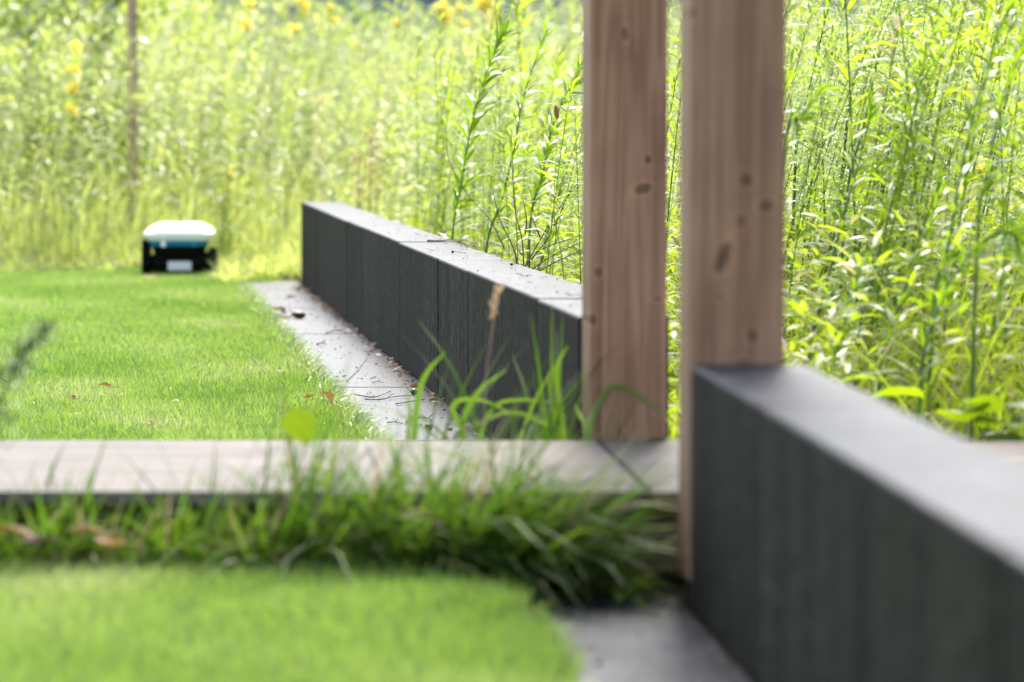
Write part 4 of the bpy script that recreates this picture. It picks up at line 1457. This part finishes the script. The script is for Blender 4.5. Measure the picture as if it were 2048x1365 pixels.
fallen_leaf(1120, 1215, .018, .035, .02, .8, .3, 'dark_leaf', 'dark brown leaf scrap at the close lawn corner')
fallen_leaf(1090, 1190, .02, .05, .03, .7, 1.5, 'tan_leaf', 'pale yellow leaf at the close lawn corner')
fallen_leaf(1305, 1228, .017, .022, .016, .8, .9, 'dark_leaf', 'dark speck of leaf on the paving by the close wall')
fallen_leaf(1043, 553, .4525, .034, .009, .9, 1.5, 'dark_leaf', 'dark dry leaf curl on top of the long wall')
fallen_leaf(1140, 592, .4525, .03, .012, .8, 1.4, 'dark_leaf', 'reddish dry leaf on the wall top beside the narrower post')
fallen_leaf(1085, 556, .4525, .012, .008, .8, 1.4, 'brown_leaf', 'tiny brown crumb on the wall top below the foxtail')
fallen_leaf(732, 700, .016, .05, .02, .7, 1.5, 'tan_leaf', 'tan leaf lying at the foot of the long wall')
fallen_leaf(742, 705, .016, .07, .014, .9, 1.5, 'dark_leaf', 'dark strip of bark at the foot of the long wall')


def nut(px, py, z, r, mat, label, stalk=True, elong=1.15, az=0.0):
    p = at_z(px, py, z)
    bm = bmesh.new()
    bmesh.ops.create_icosphere(bm, subdivisions=3, radius=1)
    for v in bm.verts:
        a = math.atan2(v.co.y, v.co.z)
        k = 1 + .035 * math.cos(a * 6) * (1 - abs(v.co.x))
        tip = 1 + .12 * max(0, v.co.x - .6)
        v.co = Vector((v.co.x * r * elong * tip, v.co.y * r * k, v.co.z * r * k))
    o = link('fallen_nut', bm_mesh('fallen_nut', bm, True), M[mat])
    o.location = p + Vector((0, 0, r * .93))
    o.rotation_euler = (0, .1, az)
    tag(o, label, 'nut', 'fallen nuts')
    if stalk:
        V, Fc = tube_data([(-r * elong * .96, 0, 0), (-r * 1.9, .002, r * .5), (-r * 2.5, .004, r * 1.3)], [.0013, .001, .0011], 5)
        link('nut_stalk', pydata('nut_stalk', V, Fc), M['darktwig'], o)
    return o

nut(828, 790, .014, .0105, 'nut_green', 'green nut at the tip of a dark twig on the paving', True, 1.15, .2)
nut(857, 862, .014, .0115, 'nut_green', 'green nut on the paving nearest the boardwalk', False, 1.1, .9)
nut(597, 637, .014, .0165, 'nut_brown', 'large brownish nut far back on the paving', True, 1.9, .15)
nut(1240, 1208, .014, .0095, 'nut_green', 'blurred green nut on the close paving by the long grass', False, 1.1, .4)
nut(900, 862, .014, .006, 'nut_brown', 'tiny brown nut on the paving by the wall foot', False, 1.2, 0)


def twig(pts, z, rad, label, side=(), mat='darktwig', grp='fallen twigs'):
    P = [at_z(x, y, z + rad) for x, y in pts]
    o0 = P[0]
    path = smooth_path([p - o0 + Vector((0, 0, rnd.uniform(0, .004))) for p in P], len(P) * 4)
    m = len(path)
    prt = [tube_data(path, [rad * (1 - .45 * k / (m - 1)) * rnd.uniform(.85, 1.2) for k in range(m)], 5)]
    for (t, dx, dy, dz) in side:
        b = path[int(t * (m - 1))]
        prt.append(tube_data([b, b + Vector((dx, dy, dz)) * .5 + Vector((0, 0, .003)), b + Vector((dx, dy, dz))], [rad * .7, rad * .6, rad * .4], 4))
    V, Fc = join_data(prt)
    o = link('fallen_twig', pydata('fallen_twig', V, Fc), M[mat])
    o.location = o0
    tag(o, label, 'twig', grp)
    return o

Z = .015
twig([(627, 761), (650, 763), (680, 762)], Z, .0022, 'straight dark twig at the paving edge above the big curled leaf', [(.3, .01, -.02, 0)])
twig([(662, 783), (680, 779), (695, 782)], Z, .0022, 'short knobbly twig right beside the big curled leaf', [(.4, .012, .03, .004), (.7, -.01, .03, .006)])
twig([(708, 790), (745, 796), (765, 791), (782, 783)], Z, .0023, 'curved twig in the middle of the paving')
twig([(730, 799), (760, 800), (790, 795), (822, 792)], Z, .0024, 'twig leading to the green nut on the paving', [(.55, .02, .05, .01)])
twig([(792, 809), (825, 804), (850, 800)], Z, .0022, 'twig in front of the green nut towards the wall', [(.85, .006, .05, .008)])
twig([(692, 764), (715, 742), (738, 711)], Z, .0014, 'long fine curved twig slanting across the paving')
twig([(627, 734), (635, 723), (643, 712)], Z + .01, .0018, 'short greenish twig at the lawn edge further back', mat='stem')
twig([(638, 735), (646, 732), (655, 738)], Z, .0019, 'small hooked twig at the lawn edge')
twig([(745, 767), (756, 765), (767, 767)], Z, .0015, 'tiny straight twig in the middle of the paving')
twig([(634, 690), (645, 687), (652, 689)], Z, .003, 'small dark twig far back in the paving middle', [(.5, .01, .06, .004)])
twig([(552, 658), (568, 659), (590, 660)], Z, .003, 'faint dark twig across the paving far back')
twig([(653, 667), (668, 663), (684, 662)], Z, .003, 'dark twig near the wall foot far back', [(.9, .02, -.10, .004)])
twig([(576, 594), (584, 593), (592, 594)], Z, .006, 'thick dark twig scrap at the far end of the paving')
twig([(812, 846), (825, 838), (852, 836), (866, 842)], Z, .0024, 'branched twig at the paving joint near the boardwalk', [(.3, -.01, .05, .012), (.6, .012, -.06, .006), (.8, .02, .03, .012)])
twig([(775, 848), (790, 846), (806, 848)], Z, .002, 'crooked short twig near the boardwalk', [(.5, .008, .03, .004)])
twig([(700, 833), (722, 835), (744, 833)], Z, .0026, 'tan leaf stalk lying at the lawn edge', mat='stake')
twig([(500, 714), (512, 722), (520, 735), (531, 748)], G, .0022, 'dark twig lying on the lawn beside the paving')
twig([(388, 738), (405, 730), (425, 721)], G, .0016, 'thin twig on the lawn further left')
twig([(-10, 748), (5, 757), (18, 765)], G, .0035, 'dark twig at the left edge of the lawn')
twig([(384, 697), (395, 703), (404, 709)], G, .0016, 'thin short twig far in the lawn')
ZW = .4525
twig([(855, 482), (880, 483), (905, 482), (950, 494)], ZW, .0032, 'long dark twig lying along the top of the long wall')
for (x, y, lb) in [(907, 506, 'dark seed stalk on the wall top in front of the long twig'), (1025, 531, 'brown seed stalk on the wall top below the dry twigs')]:
    o = twig([(x, y), (x + 10, y - 1), (x + 26, y + 1)], ZW, .0012, lb)
    bm = bmesh.new()
    bmesh.ops.create_icosphere(bm, subdivisions=2, radius=.0048)
    k = link('seed', bm_mesh('seed', bm, True), M['darktwig'], o)
    k.location = (-.003, 0, .003)
twig([(858, 500), (862, 503), (868, 502)], ZW, .0016, 'tiny curled crumb of twig on the wall top')

# crumbs, grit and leaf dust along the wall foot and on the paving
n = 2600
Y = bw_back + .1 + (18.5 - bw_back) * rng.random(n)
off = np.where(rng.random(n) < .55, np.abs(rng.normal(0, .018, n)), .33 * rng.random(n))
X = np.array([far_face(y) for y in Y]) - .004 - off
V, Q, T = blades(np.stack([X, Y, np.full(n, .0165)], 1), .004 + .009 * rng.random(n) ** 2, .003 + .004 * rng.random(n), rng.random(n) * 6.28, 1.35 + .2 * rng.random(n), np.zeros(n), (.5, 1, .3), rng.normal(0, .6, n))
link('leaf_dust', quads_mesh('leaf_dust', V, Q, T), M['dark_leaf'], kind='stuff')
n = 420
Y = 5.3 + 1.3 * rng.random(n)
off = np.where(rng.random(n) < .5, np.abs(rng.normal(0, .02, n)), .29 * rng.random(n))
X = np.array([near_face(y) for y in Y]) - .004 - off
V, Q, T = blades(np.stack([X, Y, np.full(n, .0165)], 1), .004 + .010 * rng.random(n) ** 2, .003 + .004 * rng.random(n), rng.random(n) * 6.28, 1.35 + .2 * rng.random(n), np.zeros(n), (.5, 1, .3), rng.normal(0, .6, n))
link('leaf_dust', quads_mesh('leaf_dust', V, Q, T), M['dark_leaf'], kind='stuff')

# larger leaf crumbs along the lawn edge and the wall foot, and on the wall top
n = 260
Y = bw_back + .15 + (18.3 - bw_back) * rng.random(n)
foot = rng.random(n) < .6
X = np.array([far_face(y) for y in Y]) - .01 - np.where(foot, np.abs(rng.normal(0, .022, n)), .33 - np.abs(rng.normal(0, .03, n)))
V, Q, T = blades(np.stack([X, Y, np.full(n, .017)], 1), .012 + .026 * rng.random(n) ** 2, .008 + .012 * rng.random(n), rng.random(n) * 6.28, 1.1 + .35 * rng.random(n), .3 * rng.random(n), (.4, 1, .8, .2), rng.normal(0, .6, n))
lc = link('leaf_crumbs', quads_mesh('leaf_crumbs', V, Q, T), M['brown_leaf'], kind='stuff')
lc.data.materials.append(M['tan_leaf'])
lc.data.polygons.foreach_set('material_index', np.repeat((rng.random(n) < .4).astype(np.int32), 3))
n = 240
Y = FAR0 + .1 + (16 - FAR0) * rng.random(n)
X = np.array([far_face(y) for y in Y]) + .015 + .17 * rng.random(n)
V, Q, T = blades(np.stack([X, Y, np.full(n, .4545)], 1), .004 + .012 * rng.random(n) ** 2, .003 + .004 * rng.random(n), rng.random(n) * 6.28, 1.4 + .15 * rng.random(n), np.zeros(n), (.5, 1, .3), rng.normal(0, .4, n))
link('leaf_dust', quads_mesh('leaf_dust', V, Q, T), M['dark_leaf'], kind='stuff')
